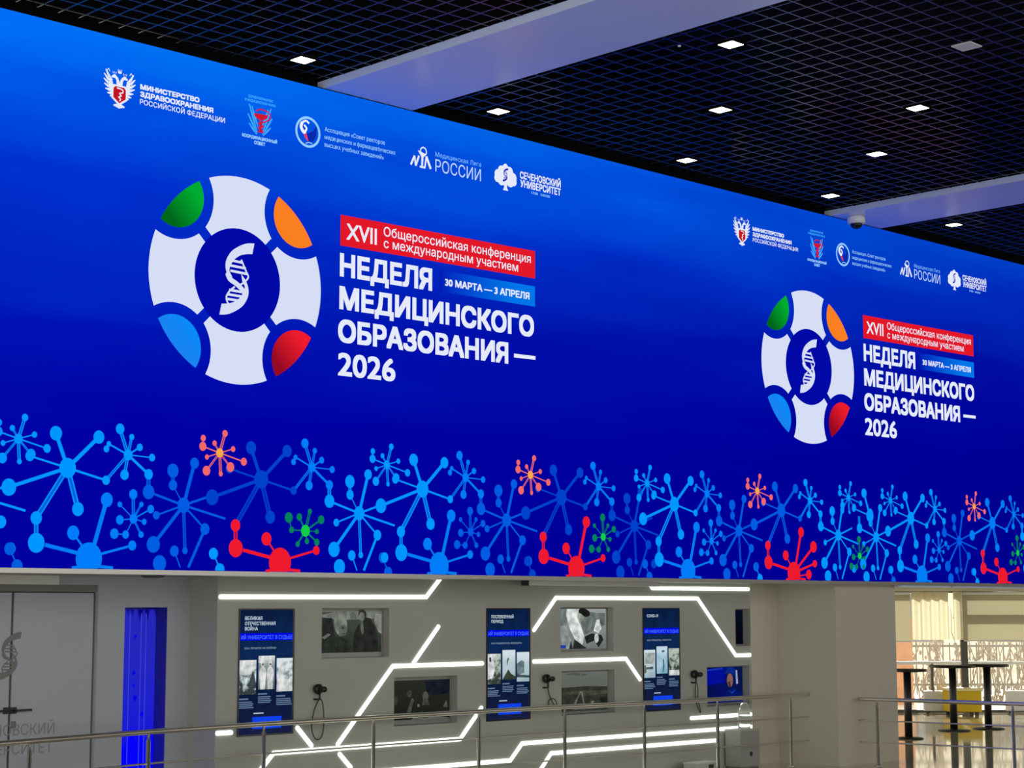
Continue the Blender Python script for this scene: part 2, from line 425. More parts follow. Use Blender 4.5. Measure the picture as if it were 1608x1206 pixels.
# one white segment of the ring, in ring radii, facing up
side = arc3((.356, .936), (.298, .70), (.385, .457), 12)
SEGW = arc(0, 0, 1, 110.8, 69.2, 14) + side + [(.315, .386)] + arc(0, 0, .497, 50.5, 129.5, 16) + [(-.315, .386)] + [(-x, z) for x, z in side[::-1]]
LENS = arc(0, 0, 1, 62.3, 27.7, 12) + arc3((math.cos(math.radians(27.7)), math.sin(math.radians(27.7))), (.497, .497), (math.cos(math.radians(62.3)), math.sin(math.radians(62.3))), 18)[1:-1]
# the helix letter: two crescents, two thin strands and the rungs
S_TOP = smooth_pts([(.182, .379), (.09, .365), (.0, .325), (-.085, .265), (-.14, .18), (-.149, .10), (-.117, .02), (-.06, -.04)], 4)
S_TOP_IN = smooth_pts([(-.075, .03), (-.105, .08), (-.085, .14), (-.045, .195), (.02, .24), (.09, .262), (.160, .272)], 4)
def helix(mb, cx, cz, k, y, m, kx=None):
    kx = kx or k
    f = lambda P: [(cx + p[0] * kx, cz + p[1] * k) for p in P]
    top = S_TOP + S_TOP_IN
    mb.poly(f(top), y, m)
    y -= .0004; mb.poly(f([(-p[0] - .028, -p[1] + .022) for p in top]), y, m)
    y -= .0004; mb.line(f(smooth_pts([(-.135, .07), (-.1, .0), (-.02, -.04), (.05, -.09), (.1, -.15)], 5)), [.012 * k] * 2 + [.05 * k] * 17 + [.03 * k] * 2, y, m)
    y -= .0004; mb.line(f(smooth_pts([(.03, .2), (.085, .1), (.115, .04), (.06, -.02), (.01, -.05)], 5)), .018 * k, y, m)
    y -= .0004; mb.line(f(smooth_pts([(-.04, -.07), (-.1, -.12), (-.135, -.18), (-.12, -.23), (-.09, -.255)], 5)), .018 * k, y, m)
    for (a, b, c, d) in ((-.07, .178, .05, .172), (-.10, .128, .085, .122), (-.095, .078, .10, .070), (-.105, -.108, .06, -.112), (-.128, -.152, .085, -.156), (-.125, -.197, .06, -.20)):
        mb.seg(cx + a * kx, cz + b * k, cx + c * kx, cz + d * k, .024 * k, y - .0004, m)

def lens_mat(name, c0, c1, d): return glow_ramp(name, (d[0], 0, d[1]), -.18, .18, [(0, c0), (1, c1)])
LM = [lens_mat('orange_run', (246, 128, 26), (255, 126, 40), (.7, .7)), lens_mat('green_run', (0, 104, 28), (0, 172, 48), (.7, .7)),
      lens_mat('blue_run', (30, 128, 236), (4, 140, 250), (.7, .7)), lens_mat('red_run', (150, 10, 34), (238, 28, 44), (.7, .7))]

def sponsor_logos(off, tile):
    # ministry of health: two headed eagle with a red shield
    mb = MB(); O = led
    ex, ez = 8.43, 6.50
    for s in (-1, 1):
        for k, (tx, tz) in enumerate(((-.142, .165), (-.158, .125), (-.162, .08), (-.156, .035), (-.143, -.008), (-.122, -.045), (-.096, -.068), (-.07, -.08))):   # wing feathers
            bx, bz = -.075 + .004 * k, .075 - .018 * k
            mb.line([(ex - s * bx, ez + bz), (ex - s * (bx * .45 + tx * .55), ez + bz * .45 + tz * .55 - .012), (ex - s * tx, ez + tz)], [.016, .024, .008], yA, PURE)
        mb.poly([(ex - s * x, ez + z) for x, z in ((-.08, .085), (-.112, .05), (-.105, .0), (-.08, -.05), (-.058, -.06), (-.05, .0))], yA - .0004, PURE)
        mb.line(smooth_pts([(ex + s * .012, ez + .03), (ex + s * .022, ez + .09), (ex + s * .05, ez + .115), (ex + s * .082, ez + .105)], 4), [.03] * 4 + [.026] * 5 + [.02] * 3 + [.008], yA, PURE)
        mb.ell(ex + s * .052, ez + .117, .02, .017, yA, PURE, 10)
        for q in range(3): mb.seg(ex + s * (.04 + .013 * q), ez + .14, ex + s * (.036 + .018 * q), ez + .158, .005, yA, PURE)
        mb.line([(ex + s * .10, ez + .15), (ex + s * .115, ez + .175), (ex + s * .13, ez + .155), (ex + s * .122, ez + .13)], .006, yA, PURE)
    for q in (-1, 0, 1): mb.seg(ex + q * .012, ez + .155, ex + q * .018, ez + .186, .006, yA, PURE)
    mb.ell(ex, ez + .16, .02, .012, yA, PURE, 10)
    hexa = lambda k: [(ex + x * k, ez - .035 + z * k) for x, z in ((-.055, .075), (.055, .075), (.075, .05), (.075, -.045), (0, -.10), (-.075, -.045), (-.075, .05))]
    mb.poly(hexa(1.06), yB, PURE); mb.poly(hexa(.84), yC, px((196, 20, 36)))
    mb.line(smooth_pts([(ex - .03, ez + .015), (ex, ez + .012), (ex + .03, ez + .005), (ex + .03, ez - .02), (ex, ez - .03), (ex + .015, ez - .05), (ex - .008, ez - .065), (ex + .01, ez - .08), (ex, ez - .1)], 3), .011, yC - .002, PURE)
    for q in range(-3, 4): mb.line([(ex + q * .004, ez - .125), (ex + q * .018, ez - .165 + abs(q) * .006)], [.008, .018], yA, PURE)
    mb.build('eagle_emblem', O, off)
    W_ = lambda name, *a: lettering(name, O, off, *a)
    W_('ministry_lettering', 'МИНИСТЕРСТВО', 8.642, 9.273, 6.556, .045, yA, PURE, .050); W_('ministry_lettering', 'ЗДРАВООХРАНЕНИЯ', 8.643, 9.426, 6.489, .046, yA, PURE, .050)
    W_('ministry_lettering', 'РОССИЙСКОЙ ФЕДЕРАЦИИ', 8.642, 9.557, 6.418, .047, yA, PURE, .012)
    # coordinating council: red goblet in a fan of pale blue rays
    mb = MB(); CYA = px((60, 170, 255))
    for a, b, c, d in ((9.828, 6.655, 9.925, 6.40), (9.86, 6.64, 9.935, 6.44), (9.815, 6.56, 9.925, 6.385), (9.83, 6.47, 9.92, 6.375)):
        for s in (0, 1):
            f = lambda x: 2 * 9.955 - x if s else x
            mb.line([(f(a), b), (f((a + c) / 2), (b + d) / 2), (f(c), d)], [.012, .022, .006], yA, CYA)
    G = px((206, 24, 52)); gx = 9.965
    mb.poly([(gx - .085, 6.575), (gx + .085, 6.585), (gx + .07, 6.55), (gx + .03, 6.525), (gx - .03, 6.522), (gx - .07, 6.545)], yB, G)
    mb.poly([(gx - .012, 6.53), (gx + .012, 6.53), (gx + .012, 6.43), (gx + .045, 6.405), (gx - .045, 6.40), (gx - .012, 6.43)], yB, G)
    mb.line(smooth_pts([(gx - .06, 6.60), (gx, 6.625), (gx + .09, 6.605), (gx + .10, 6.55), (gx + .03, 6.505), (gx - .03, 6.485), (gx + .03, 6.465), (gx - .03, 6.445), (gx + .02, 6.425)], 4), .013, yC, G)
    mb.build('goblet_emblem', O, off)
    W_('council_lettering', 'ЗДРАВООХРАНЕНИЕ', 9.815, 10.10, 6.718, .024, yA, CYA, .03); W_('council_lettering', 'И МЕДИЦИНСКАЯ НАУКА', 9.777, 10.137, 6.679, .024, yA, CYA, .03)
    W_('council_lettering', 'КООРДИНАЦИОННЫЙ', 9.753, 10.158, 6.331, .030, yA, px((150, 210, 255)), .045); W_('council_lettering', 'СОВЕТ', 9.892, 10.02, 6.283, .032, yA, px((150, 210, 255)), .045)
    # association of rectors: ring with a snake and a two coloured leaf
    mb = MB(); RG = px((146, 206, 255)); ax, az = 10.523, 6.512
    mb.ring(ax, az, .128, .152, yA, RG)
    mb.poly(smooth_pts([(ax - .01, az - .02), (ax + .06, az + .02), (ax + .10, az + .075), (ax + .098, az - .02), (ax + .05, az - .085), (ax + .0, az - .09), (ax - .02, az - .06)], 4, True), yA, px((10, 40, 170)))
    mb.poly(smooth_pts([(ax - .055, az + .02), (ax - .02, az - .02), (ax + .005, az - .09), (ax - .045, az - .05)], 4, True), yB, px((220, 60, 110)))
    mb.line(smooth_pts([(ax + .01, az + .085), (ax - .03, az + .105), (ax - .075, az + .075), (ax - .085, az + .03), (ax - .05, az - .01), (ax - .02, az + .03), (ax - .05, az + .06)], 4), [.02] * 8 + [.034] * 10 + [.02] * 7, yC, px((235, 240, 255)))
    mb.line([(ax - .03, az - .115), (ax + .01, az - .10), (ax + .05, az - .105)], .010, yC, RG)
    mb.build('leaf_ring_emblem', O, off)
    W_('association_lettering', 'Ассоциация «Совет ректоров', 10.727, 11.491, 6.56, .044, yA, RG, .006); W_('association_lettering', 'медицинских и фармацевтических', 10.726, 11.629, 6.483, .044, yA, RG, .006)
    W_('association_lettering', 'высших учебных заведений»', 10.727, 11.478, 6.408, .044, yA, RG, .006)
    # medical league: goblet between slanted strokes
    mb = MB(); lx, lz = 11.985, 6.42
    for a, b, c, d, wd_ in ((-.15, 0, -.10, .10, .024), (-.10, .10, -.085, 0, .02), (-.085, .0, -.04, .11, .024), (.04, 0, .06, .12, .02), (.06, .12, .12, 0, .03), (-.03, .0, .045, .0, .02)):
        mb.seg(lx + a, lz + b, lx + c, lz + d, wd_, yA, PURE)
    mb.ring(lx + .02, lz + .165, .034, .048, yA, PURE, 20)
    mb.poly([(lx - .06, lz + .165), (lx + .06, lz + .14), (lx + .02, lz + .105), (lx + .012, lz + .01), (lx - .012, lz + .01), (lx - .01, lz + .105)], yB, PURE)
    mb.build('league_emblem', O, off)
    W_('league_lettering', 'Медицинская Лига', 12.168, 12.81, 6.562, .05, yA, px((120, 190, 255)), 0); W_('league_lettering', 'РОССИИ', 12.168, 12.81, 6.408, .128, yA, px((190, 215, 255)), -.006)
    # university: oak crown with the helix letter cut in
    mb = MB(); tx, tz = 13.17, 6.53
    for a, b, r in ((0, .075, .05), (-.06, .05, .05), (.06, .055, .05), (-.11, 0, .052), (.11, -.005, .055), (-.12, -.045, .045), (.12, -.05, .045), (-.06, -.06, .055), (.07, -.06, .055), (0, 0, .10), (0, .1, .03)):
        mb.ell(tx + a, tz + b, r, r, yA, PURE, 16)
    mb.poly([(tx - .03, tz - .06), (tx + .03, tz - .06), (tx + .022, tz - .13), (tx + .04, tz - .16), (tx - .04, tz - .16), (tx - .022, tz - .13)], yA - .0005, PURE)
    helix(mb, tx, tz + .005, .21, yB, DEEP)
    mb.build('oak_emblem', O, off)
    W_('university_lettering', 'СЕЧЕНОВСКИЙ', 13.385, 14.013, 6.54, .076, yA, PURE, .03); W_('university_lettering', 'УНИВЕРСИТЕТ', 13.39, 14.013, 6.448, .078, yA, PURE, .03)
    W_('university_lettering', '1758', 13.557, 13.655, 6.397, .024, yA, RG, .02); W_('university_lettering', 'В МОСКВЕ', 13.70, 13.843, 6.397, .024, yA, RG, .02)

def conference_art(off):
    mb = MB()
    for k in range(4): mb.poly([(BX + x * BR, BZc + z * BR) for x, z in rot4(SEGW, k)], yA, WHITE)
    mb.poly([(BX + BR * .499 * math.cos(2 * PI * k / 48), BZc + BR * .499 * math.sin(2 * PI * k / 48)) for k in range(48)], yA + .001, px((0, 8, 166)))
    mb.build('ring_emblem', led, off)
    for k, n in ((0, 'orange'), (1, 'green'), (2, 'blue'), (3, 'red')):
        P = [(x * BR, z * BR) for x, z in rot4(LENS, k)]
        cxm = sum(p[0] for p in P) / len(P); czm = sum(p[1] for p in P) / len(P)
        o = MB().poly([(x - cxm, z - czm) for x, z in P], 0, LM[k]).build('ring_lens', led, (BX + cxm + off[0], yA, BZc + czm))
        part_label(o, n + ' lens between two white segments of the ring')
    mb = MB(); helix(mb, BX, BZc, BR, yB, WHITE); mb.build('helix_emblem', led, off)
    b = MB().poly([(10.934, 5.465), (13.611, 5.478), (13.611, 5.777), (10.934, 5.768)], yA, RED).build('red_banner', led, off)
    W_ = lambda name, *a: lettering(name, led, off, *a)
    W_('banner_lettering', 'XVII', 11.009, 11.394, 5.536, .158, yB, PURE, .016)
    W_('banner_lettering', 'Общероссийская конференция', 11.482, 13.544, 5.637, .095, yB, PURE, .008)
    W_('banner_lettering', 'с международным участием', 11.484, 13.353, 5.520, .094, yB, PURE, .008)
    dm = glow_ramp('date_run', 0, 12.23, 13.3, [(0, (0, 24, 180)), (.35, (0, 70, 208)), (1, (0, 118, 232))])
    MB().poly([(12.232, 5.171), (13.608, 5.173), (13.608, 5.392), (12.232, 5.392)], yA, dm).build('date_badge', led, off)
    W_('date_lettering', '30 МАРТА — 3 АПРЕЛЯ', 12.305, 13.523, 5.243, .072, yB, PURE, .035)
    W_('title_lettering', 'НЕДЕЛЯ', 10.932, 12.132, 5.173, .219, yA, PURE, .040)
    W_('title_lettering', 'МЕДИЦИНСКОГО', 10.930, 13.592, 4.852, .216, yA, PURE, .040)
    W_('title_lettering', 'ОБРАЗОВАНИЯ', 10.919, 13.208, 4.531, .214, yA, PURE, .040)
    MB().poly([(13.292, 4.596), (13.612, 4.601), (13.612, 4.64), (13.292, 4.637)], yA, PURE).build('title_dash', led, off)
    W_('title_lettering', '2026', 10.921, 11.649, 4.203, .216, yA, PURE, .024)
for t, off in enumerate(((0, 0, 0), (TD, 0, 0))):
    conference_art(off); sponsor_logos(off, t)

# molecule border along the lower edge: one motif, repeated with its own colours
MOTIF = {
'hub': [(8.022,3.153,.083),(7.902,3.438,.06),(8.315,3.432,.056),(7.483,2.967,.07),(8.396,3.067,.039),(7.742,2.723,.055),(7.749,2.519,.081),(8.131,2.811,.058),(7.665,3.234,.043),(8.022,3.153,7.902,3.438,.035),(8.022,3.153,8.315,3.432,.035),(8.022,3.153,7.483,2.967,.03),(8.022,3.153,8.396,3.067,.019),(8.022,3.153,7.742,2.723,-.046),(7.742,2.723,7.749,2.519,-.041),(8.022,3.153,8.131,2.811,-.049),(8.022,3.153,7.665,3.234,.016)],
'bottom': [(8.249,2.398,.134),(8.091,2.611,.06),(8.671,2.518,.042),(8.249,2.421,7.83,2.504,.032),(8.249,2.421,8.091,2.611,.018),(8.249,2.41,8.671,2.518,.021),(8.258,2.341,8.088,2.317,.026),(8.258,2.341,8.486,2.323,.026)],
'bottom_arm': [(8.408,2.901,.061),(8.269,2.422,8.408,2.901,.04)],
'star_right': [(8.608,3.297,.046),(8.522,3.517,.045),(8.641,3.454,.027),(8.724,3.369,.032),(8.852,3.287,.033),(8.821,3.139,.045),(8.578,3.123,.044),(8.414,3.38,.024),(8.391,3.335,.029),(8.608,3.297,8.522,3.517,-.034),(8.608,3.297,8.641,3.454,-.027),(8.608,3.297,8.724,3.369,.015),(8.608,3.297,8.852,3.287,.01),(8.608,3.297,8.821,3.139,.024),(8.608,3.297,8.578,3.123,-.031),(8.608,3.297,8.396,3.067,-.027),(8.608,3.297,8.414,3.38,.015)],
'star_small': [(8.678,2.748,.041),(8.67,2.959,.043),(8.538,2.867,.024),(8.754,2.875,.023),(8.85,2.837,.036),(8.787,2.725,.026),(8.758,2.614,.028),(8.603,2.61,.035),(8.491,2.615,.044),(8.542,2.734,.04),(8.678,2.748,8.67,2.959,-.031),(8.678,2.748,8.538,2.867,.009),(8.678,2.748,8.754,2.875,-.019),(8.678,2.748,8.85,2.837,.012),(8.678,2.748,8.787,2.725,.009),(8.678,2.748,8.758,2.614,-.019),(8.678,2.748,8.603,2.61,.009),(8.603,2.61,8.491,2.615,.009),(8.678,2.748,8.542,2.734,.009)],
'mid': [(9.191,2.884,.067),(8.825,2.986,.062),(8.91,2.786,.036),(9.075,3.057,.046),(9.072,3.184,.061),(9.298,3.263,.049),(8.886,2.532,.071),(9.215,2.485,.03),(9.422,2.681,.051),(9.104,2.479,.048),(8.954,2.369,.071),(9.515,2.467,.049),(8.821,3.139,8.825,2.986,-.041),(9.191,2.884,8.825,2.986,.02),(9.191,2.884,8.91,2.786,.015),(9.191,2.884,9.075,3.057,.01),(9.075,3.057,9.072,3.184,-.036),(9.191,2.884,9.298,3.263,.034),(9.191,2.884,9.496,2.984,.02),(9.191,2.884,8.886,2.532,.032),(9.191,2.884,9.215,2.485,-.032),(9.191,2.884,9.422,2.681,.017),(9.422,2.681,9.255,2.338,.027),(9.104,2.479,9.171,2.336,.012),(9.191,2.884,9.642,2.78,.02)],
'low': [(7.509,2.465,.051),(7.581,2.326,.053),(7.509,2.465,7.581,2.333,.013)],
'star_left': [(7.555,3.37,.041),(7.609,3.549,.031),(7.497,3.454,.025),(7.701,3.413,.026),(7.822,3.305,.036),(7.675,3.248,.044),(7.57,3.182,.023),(7.415,3.202,.043),(7.417,3.325,.023),(7.371,3.418,.04),(7.374,3.492,.029),(7.555,3.37,7.609,3.549,-.03),(7.555,3.37,7.497,3.454,-.018),(7.555,3.37,7.701,3.413,.01),(7.555,3.37,7.822,3.305,.012),(7.555,3.37,7.675,3.248,-.018),(7.555,3.37,7.57,3.182,-.03),(7.555,3.37,7.415,3.202,-.02),(7.555,3.37,7.417,3.325,.01),(7.555,3.37,7.371,3.418,.012),(7.371,3.418,7.374,3.492,-.017)],
'star_green': [(8.541,2.698,.054),(8.344,2.815,.048),(8.379,2.702,.03),(8.467,2.824,.034),(8.592,2.882,.024),(8.726,2.807,.04),(8.676,2.695,.024),(8.678,2.595,.032),(8.667,2.514,.036),(8.56,2.601,.027),(8.451,2.572,.026),(8.344,2.815,8.379,2.702,.011),(8.541,2.698,8.379,2.702,.011),(8.541,2.698,8.467,2.824,.016),(8.541,2.698,8.592,2.882,-.03),(8.541,2.698,8.726,2.807,.016),(8.541,2.698,8.676,2.695,.008),(8.541,2.698,8.678,2.595,.016),(8.678,2.595,8.667,2.514,.011),(8.541,2.698,8.56,2.601,.011),(8.541,2.698,8.451,2.572,.016)],
}
RED_EXTRA = [(8.658, 2.726, .07), (8.682, 2.518, .045), (8.551, 2.384, .06), (8.27, 2.42, 8.658, 2.726, .035), (8.27, 2.40, 8.682, 2.518, .018), (8.27, 2.36, 8.551, 2.384, .018)]
BR_, MI_, DA_, NA_ = (0, 150, 255), (0, 124, 248), (0, 92, 226), (0, 66, 204)
RE_, OR_, ORC_, GR_, GRD_ = (238, 26, 46), (240, 104, 106), (246, 170, 70), (10, 190, 60), (4, 128, 92)
COPIES = [  # shift, hub, bottom, arm, star_right, star_small, mid, star_left
    (-2.0, DA_, RE_, 0, MI_, GR_, BR_, OR_), (0, BR_, MI_, 1, BR_, MI_, DA_, BR_), (2.01, NA_, RE_, 0, MI_, None, BR_, OR_), (3.99, BR_, MI_, 1, MI_, DA_, DA_, BR_),
    (5.975, NA_, RE_, 1, MI_, GR_, NA_, OR_), (7.83, BR_, MI_, 1, MI_, MI_, DA_, BR_), (9.83, DA_, RE_, 2, BR_, GR_, BR_, OR_), (11.70, BR_, None, 0, None, None, None, BR_),
    (10.66, None, None, 0, None, None, BR_, None), (12.64, BR_, MI_, 1, BR_, MI_, DA_, BR_), (14.68, MI_, RE_, 0, MI_, GR_, BR_, OR_), (16.60, BR_, MI_, 1, MI_, MI_, DA_, BR_), (18.6, DA_, RE_, 1, BR_, GR_, BR_, OR_)]
SEAM = 19.70
def group_mesh(mb, els, dx, dz, col, lo, hi, y, star=None, mul=1):
    m = px(col)
    for e in els:
        xs = (e[0] + dx, (e[2] if len(e) == 5 else e[0]) + dx)
        if min(xs) < lo or max(xs) > hi: continue
        if len(e) == 3:
            z = e[1] + dz; mm = px(star) if star and e is els[0] else m
            r = e[2] * 1.02; n = 22
            P = [(xs[0] + r * .93 * math.cos(2 * PI * k / n), max(Z0 + .002, z + r * math.sin(2 * PI * k / n))) for k in range(n)]
            if z + r > Z0 + .01: mb.poly(P, y - .001, mm)
        else:
            za, zb = e[1] + dz, e[3] + dz
            za, zb = max(za, Z0 + .004), max(zb, Z0 + .004)
            if e[4] > 0: mb.seg(xs[0], za, xs[1], zb, e[4], y, m)
            else:
                w = -e[4]; d = Vector((xs[1] - xs[0], zb - za)); 
                if d.length < 1e-4: continue
                p = Vector((-d.y, d.x)).normalized() * w * .36
                for s in (-1, 1): mb.seg(xs[0] + s * p.x, za + s * p.y, xs[1] + s * p.x, zb + s * p.y, w * .27, y, m)
                mb.seg(xs[0], za, xs[1], zb, w * .5, y + .0008, px(tuple(int(v * .62 + u * .38) for v, u in zip(col, (0, 0, 160)))))
for i, (dx, hub, bot, arm, sr, ss, mid, sl) in enumerate(COPIES):
    lo, hi = (SEAM, 99) if dx > 12 else (0, SEAM + (.35 if dx == 11.70 else .02))
    if dx == 10.66: lo, hi = SEAM - .25, 20.6
    y = SY - .0030 - .0003 * (i % 3)
    mb = MB()
    if mid: group_mesh(mb, MOTIF['mid'], dx, 0, mid, lo, hi, y); group_mesh(mb, MOTIF['low'], dx, 0, mid, lo, hi, y)
    if hub: group_mesh(mb, MOTIF['hub'] if dx != 11.70 else [e for e in MOTIF['hub'] if e[1] > 3.1 and (len(e) == 3 or e[3] > 3.1)], dx, 0, hub, lo, hi if dx != 11.70 else SEAM + .05, y - .0012)
    if sr: group_mesh(mb, MOTIF['star_right'], dx, 0, sr, lo, hi, y - .0012)
    if ss: group_mesh(mb, MOTIF['star_small'], dx + (.966 if dx == 9.83 else 0), -.117 if dx == 9.83 else 0, ss if ss != GR_ else GRD_, lo, hi, y - .0012, (20, 206, 70) if ss == GR_ else None)
    if dx == 2.01: group_mesh(mb, MOTIF['star_green'], dx, 0, GRD_, lo, hi, y - .0012, (20, 206, 70))
    if sl: group_mesh(mb, MOTIF['star_left'], dx, 0, sl, lo, hi, y - .0024, ORC_ if sl == OR_ else None)
    if bot:
        group_mesh(mb, MOTIF['bottom'], dx, 0, bot, lo, hi, y - .0024)
        if arm: group_mesh(mb, MOTIF['bottom_arm'], dx, 0, bot, lo, hi, y - .0026)
        if arm == 2: group_mesh(mb, RED_EXTRA, dx, 0, bot, lo, hi, y - .0026)
        if bot == RE_:
            group_mesh(mb, [(7.749, 2.519, .081), (7.742, 2.723, .055), (7.742, 2.723, 7.749, 2.519, -.041)], dx, 0, RE_, lo, hi, y - .003)
    if mb.v: mb.build('molecule_graphic', led)

# ================================================================== CEILING FIXTURES
M_lamp = glow('lamp_diffuser', (255, 244, 214), 14)
def downlight(x, y, label):
    t = thing('ceiling_downlight', label, 'ceiling light', (x, y, GZ - .012), 'square downlights in the open cell ceiling')
    mb = MB()
    for a, b in (((-.105, -.105, 0), (.105, -.088, .03)), ((-.105, .088, 0), (.105, .105, .03)), ((-.105, -.088, 0), (-.088, .088, .03)), ((.088, -.088, 0), (.105, .088, .03))): mb.box(a, b, M_black)
    mb.box((-.105, -.105, .0301), (.105, .105, .034), M_black).build('housing', t)
    MB().box((-.087, -.087, .004), (.087, .087, .03), M_lamp).build('diffuser', t)
    return t
for x, y, l in ((10.12, 13.07, 'square downlight left of the wide plaster beam, nearest the left edge'),
                (12.65, 13.07, 'square downlight just right of the wide beam, right above the display edge'),
                (15.62, 13.05, 'square downlight over the display edge above the plain blue between the two logos'),
                (18.28, 12.97, 'square downlight over the display edge next to the far beam and dome camera'),
                (20.88, 12.84, 'small square downlight beyond the far narrow beam, rightmost of all'),
                (14.24, 11.44, 'middle one of the three square downlights stacked above each other'),
                (16.93, 11.37, 'square downlight second from the display edge, right of the middle column of lights'),
                (12.605, 9.995, 'largest and topmost square downlight, next to the wide beam'),
                (15.63, 9.99, 'square downlight furthest right in front of the far beam, under the unlit white plate')):
    downlight(x, y, l)
t = tag(MB().box((-.1, -.1, 0), (.1, .1, .009), M_white).build('ceiling_plate', None, (14.19, 8.535, GZ - .01)), 'unlit white square plate in the black ceiling grid, upper right', 'ceiling plate')
tag(MB().lathe((0, 0, 0), (0, 0, 1), [(.008, 0), (.015, .006), (.016, .016)], M_white, 12).build('ceiling_sensor', None, (12.33, 10.37, GZ - .006), True), 'tiny white sensor in the black ceiling grid by the wide beam', 'sensor')
t = thing('security_camera', 'white dome security camera under the far ceiling beam', 'camera', (19.30, 13.30, BZ))
MB().lathe((0, 0, 0), (0, 0, -1), [(.07, 0), (.105, .004), (.115, .02), (.115, .085), (.10, .095)], M_white, 24).build('camera_base', t, (0, 0, 0), True)
MB().lathe((0, 0, -.094), (0, 0, -1), [(.078, 0), (.076, .02), (.062, .045), (.035, .062), (.005, .068)], pbr('smoked_dome', (10, 11, 14), .08), 24).build('camera_dome', t, (0, 0, 0), True)

# soffit fittings
tag(MB().lathe((0, 0, 0), (0, 0, -1), [(.11, 0), (.11, .008), (.09, .022), (.02, .026)], pbr('speaker_grey', (92, 92, 88), .6), 24).build('ceiling_speaker', None, (9.42, 14.3, SOF), True), 'round grey speaker in the soffit above the blue bubble niche', 'speaker')
t = thing('projection_screen_case', 'long grey screen case hung under the soffit right of the middle touch panel', 'screen case', (15.9, 14.40, 2.262))
MB().box((-1.54, -.05, -.033), (.66, .05, .0205), M_white).build('case', t)
part_label(MB().box((-1.56, -.052, -.036), (-1.54, .052, .0205), M_dark).build('end_cap', t), 'dark end cap')
t = tag(MB().obox((7.2, 14.7, 2.240), (2.75, .62, .0), (-.62, 2.75, 0), (0, 0, 1), 1.7, .06, .042, M_white).build('cable_duct'), 'pale slanted cable duct on the soffit above the double door', 'cable duct')
mbx = [(20.42, 21.64), (21.68, 22.84), (22.88, 24.4)]
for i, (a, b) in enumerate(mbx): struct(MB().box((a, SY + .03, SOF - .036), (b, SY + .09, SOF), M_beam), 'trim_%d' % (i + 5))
foot = [(20.53, SY + .12), (33.3, SY + .12), tuple(bay(35.14, 14)[:2]), tuple(bay(35.14, 3)[:2]), (20.53, 18.5)]
M_bayc = pbr('bay_ceiling', (150, 146, 120), .6)
mb = MB().add([(p[0], p[1], z) for z in (SOF + .001, SOF + .18) for p in foot], [(4, 3, 2, 1, 0), (5, 6, 7, 8, 9)] + [(i, (i + 1) % 5, 5 + (i + 1) % 5, 5 + i) for i in range(5)], M_bayc)
struct(mb.box((27.4, SY + .125, SOF + .18), (29.1, SY + .3, 8), M_black), 'ceiling_bay')  # the black upright slab is unseen, added to close a sun leak

# ================================================================== LIGHT LINES ON THE EXHIBITION WALL
M_strip = glow('light_line', (240, 255, 240), 2.6)
def strip(pts, label, w=.042):
    P = [Vector(p) for p in pts]; t = thing('light_strip', label, 'light strip', (P[0].x, WY, P[0].y), 'white light lines on the exhibition wall')
    Q = [(p.x - P[0].x, p.y - P[0].y) for p in P]
    # round the ends, mitre the bends
    A = []; B = []
    for i, p in enumerate(Q):
        p = Vector(p); d0 = (p - Vector(Q[i - 1])).normalized() if i else None; d1 = (Vector(Q[i + 1]) - p).normalized() if i < len(Q) - 1 else None
        d0 = d0 or d1; d1 = d1 or d0
        n = (Vector((-d0.y, d0.x)) + Vector((-d1.y, d1.x))).normalized(); c = n.dot(Vector((-d0.y, d0.x)))
        A.append(p + n * w / 2 / c); B.append(p - n * w / 2 / c)
    def cap(c, d): 
        a0 = math.degrees(math.atan2(d.y, d.x)); return arc(c[0], c[1], w / 2, a0 - 90, a0 + 90, 8)
    dN = (Vector(Q[-1]) - Vector(Q[-2])).normalized(); d0 = (Vector(Q[0]) - Vector(Q[1])).normalized()
    out = [tuple(p) for p in B[1:-1]]; pts2 = cap(Q[0], d0)[:] + out + cap(Q[-1], dN) + [tuple(p) for p in A[1:-1]][::-1]
    MB().poly(pts2, -.010, M_strip, .0095).build('diffuser', t)
    return t
strip([(10.41, 2.09), (13.08, 2.098), (13.285, 2.30)], 'long light line above the left touch panel, rising at its right end')
strip([(13.256, 1.781), (12.90, 1.40)], 'short slanted light line branching up beside the upper left photograph')
strip([(13.909, 1.376), (12.614, 1.376), (11.885, .61)], 'light line running left of the middle touch panel and slanting down behind the handrail')
strip([(11.91, .508), (12.055, .368)], 'slanted light line continuing down to the right below the crossing near the left panel')
strip([(10.89, .385), (11.075, .565), (13.578, .575), (13.895, .895)], 'light line across the lower wall under the left photographs, bent at both ends')
strip([(11.366, .796), (11.545, .614)], 'short slanted light line under the left handset cord')
strip([(10.40, .789), (10.56, .789)], 'very short light line left of the left touch panel at rail height')
strip([(11.9, .305), (14.338, .305), (14.522, .48), (18.64, .474)], 'long low light line stepping up under the middle touch panel, reaching the water cabinet')
strip([(14.66, .02), (14.984, .346), (17.961, .34)], 'lowest light line on the right half, ending left of the water cabinet')
strip([(14.714, 1.731), (15.073, 2.094), (17.603, 2.094), (18.342, 1.379), (18.63, 1.379)], 'light line arching over the right photographs and the right touch panel')
strip([(14.712, 1.379), (16.264, 1.379), (16.511, 1.129)], 'light line between the two right photographs, bending down at its right end')
strip([(16.70, 2.262), (16.753, 2.215), (18.618, 2.215)], 'topmost short light line at the right, just under the soffit')
strip([(17.45, .633), (18.63, .633)], 'light line behind the clear bottle, below the graduate screen')

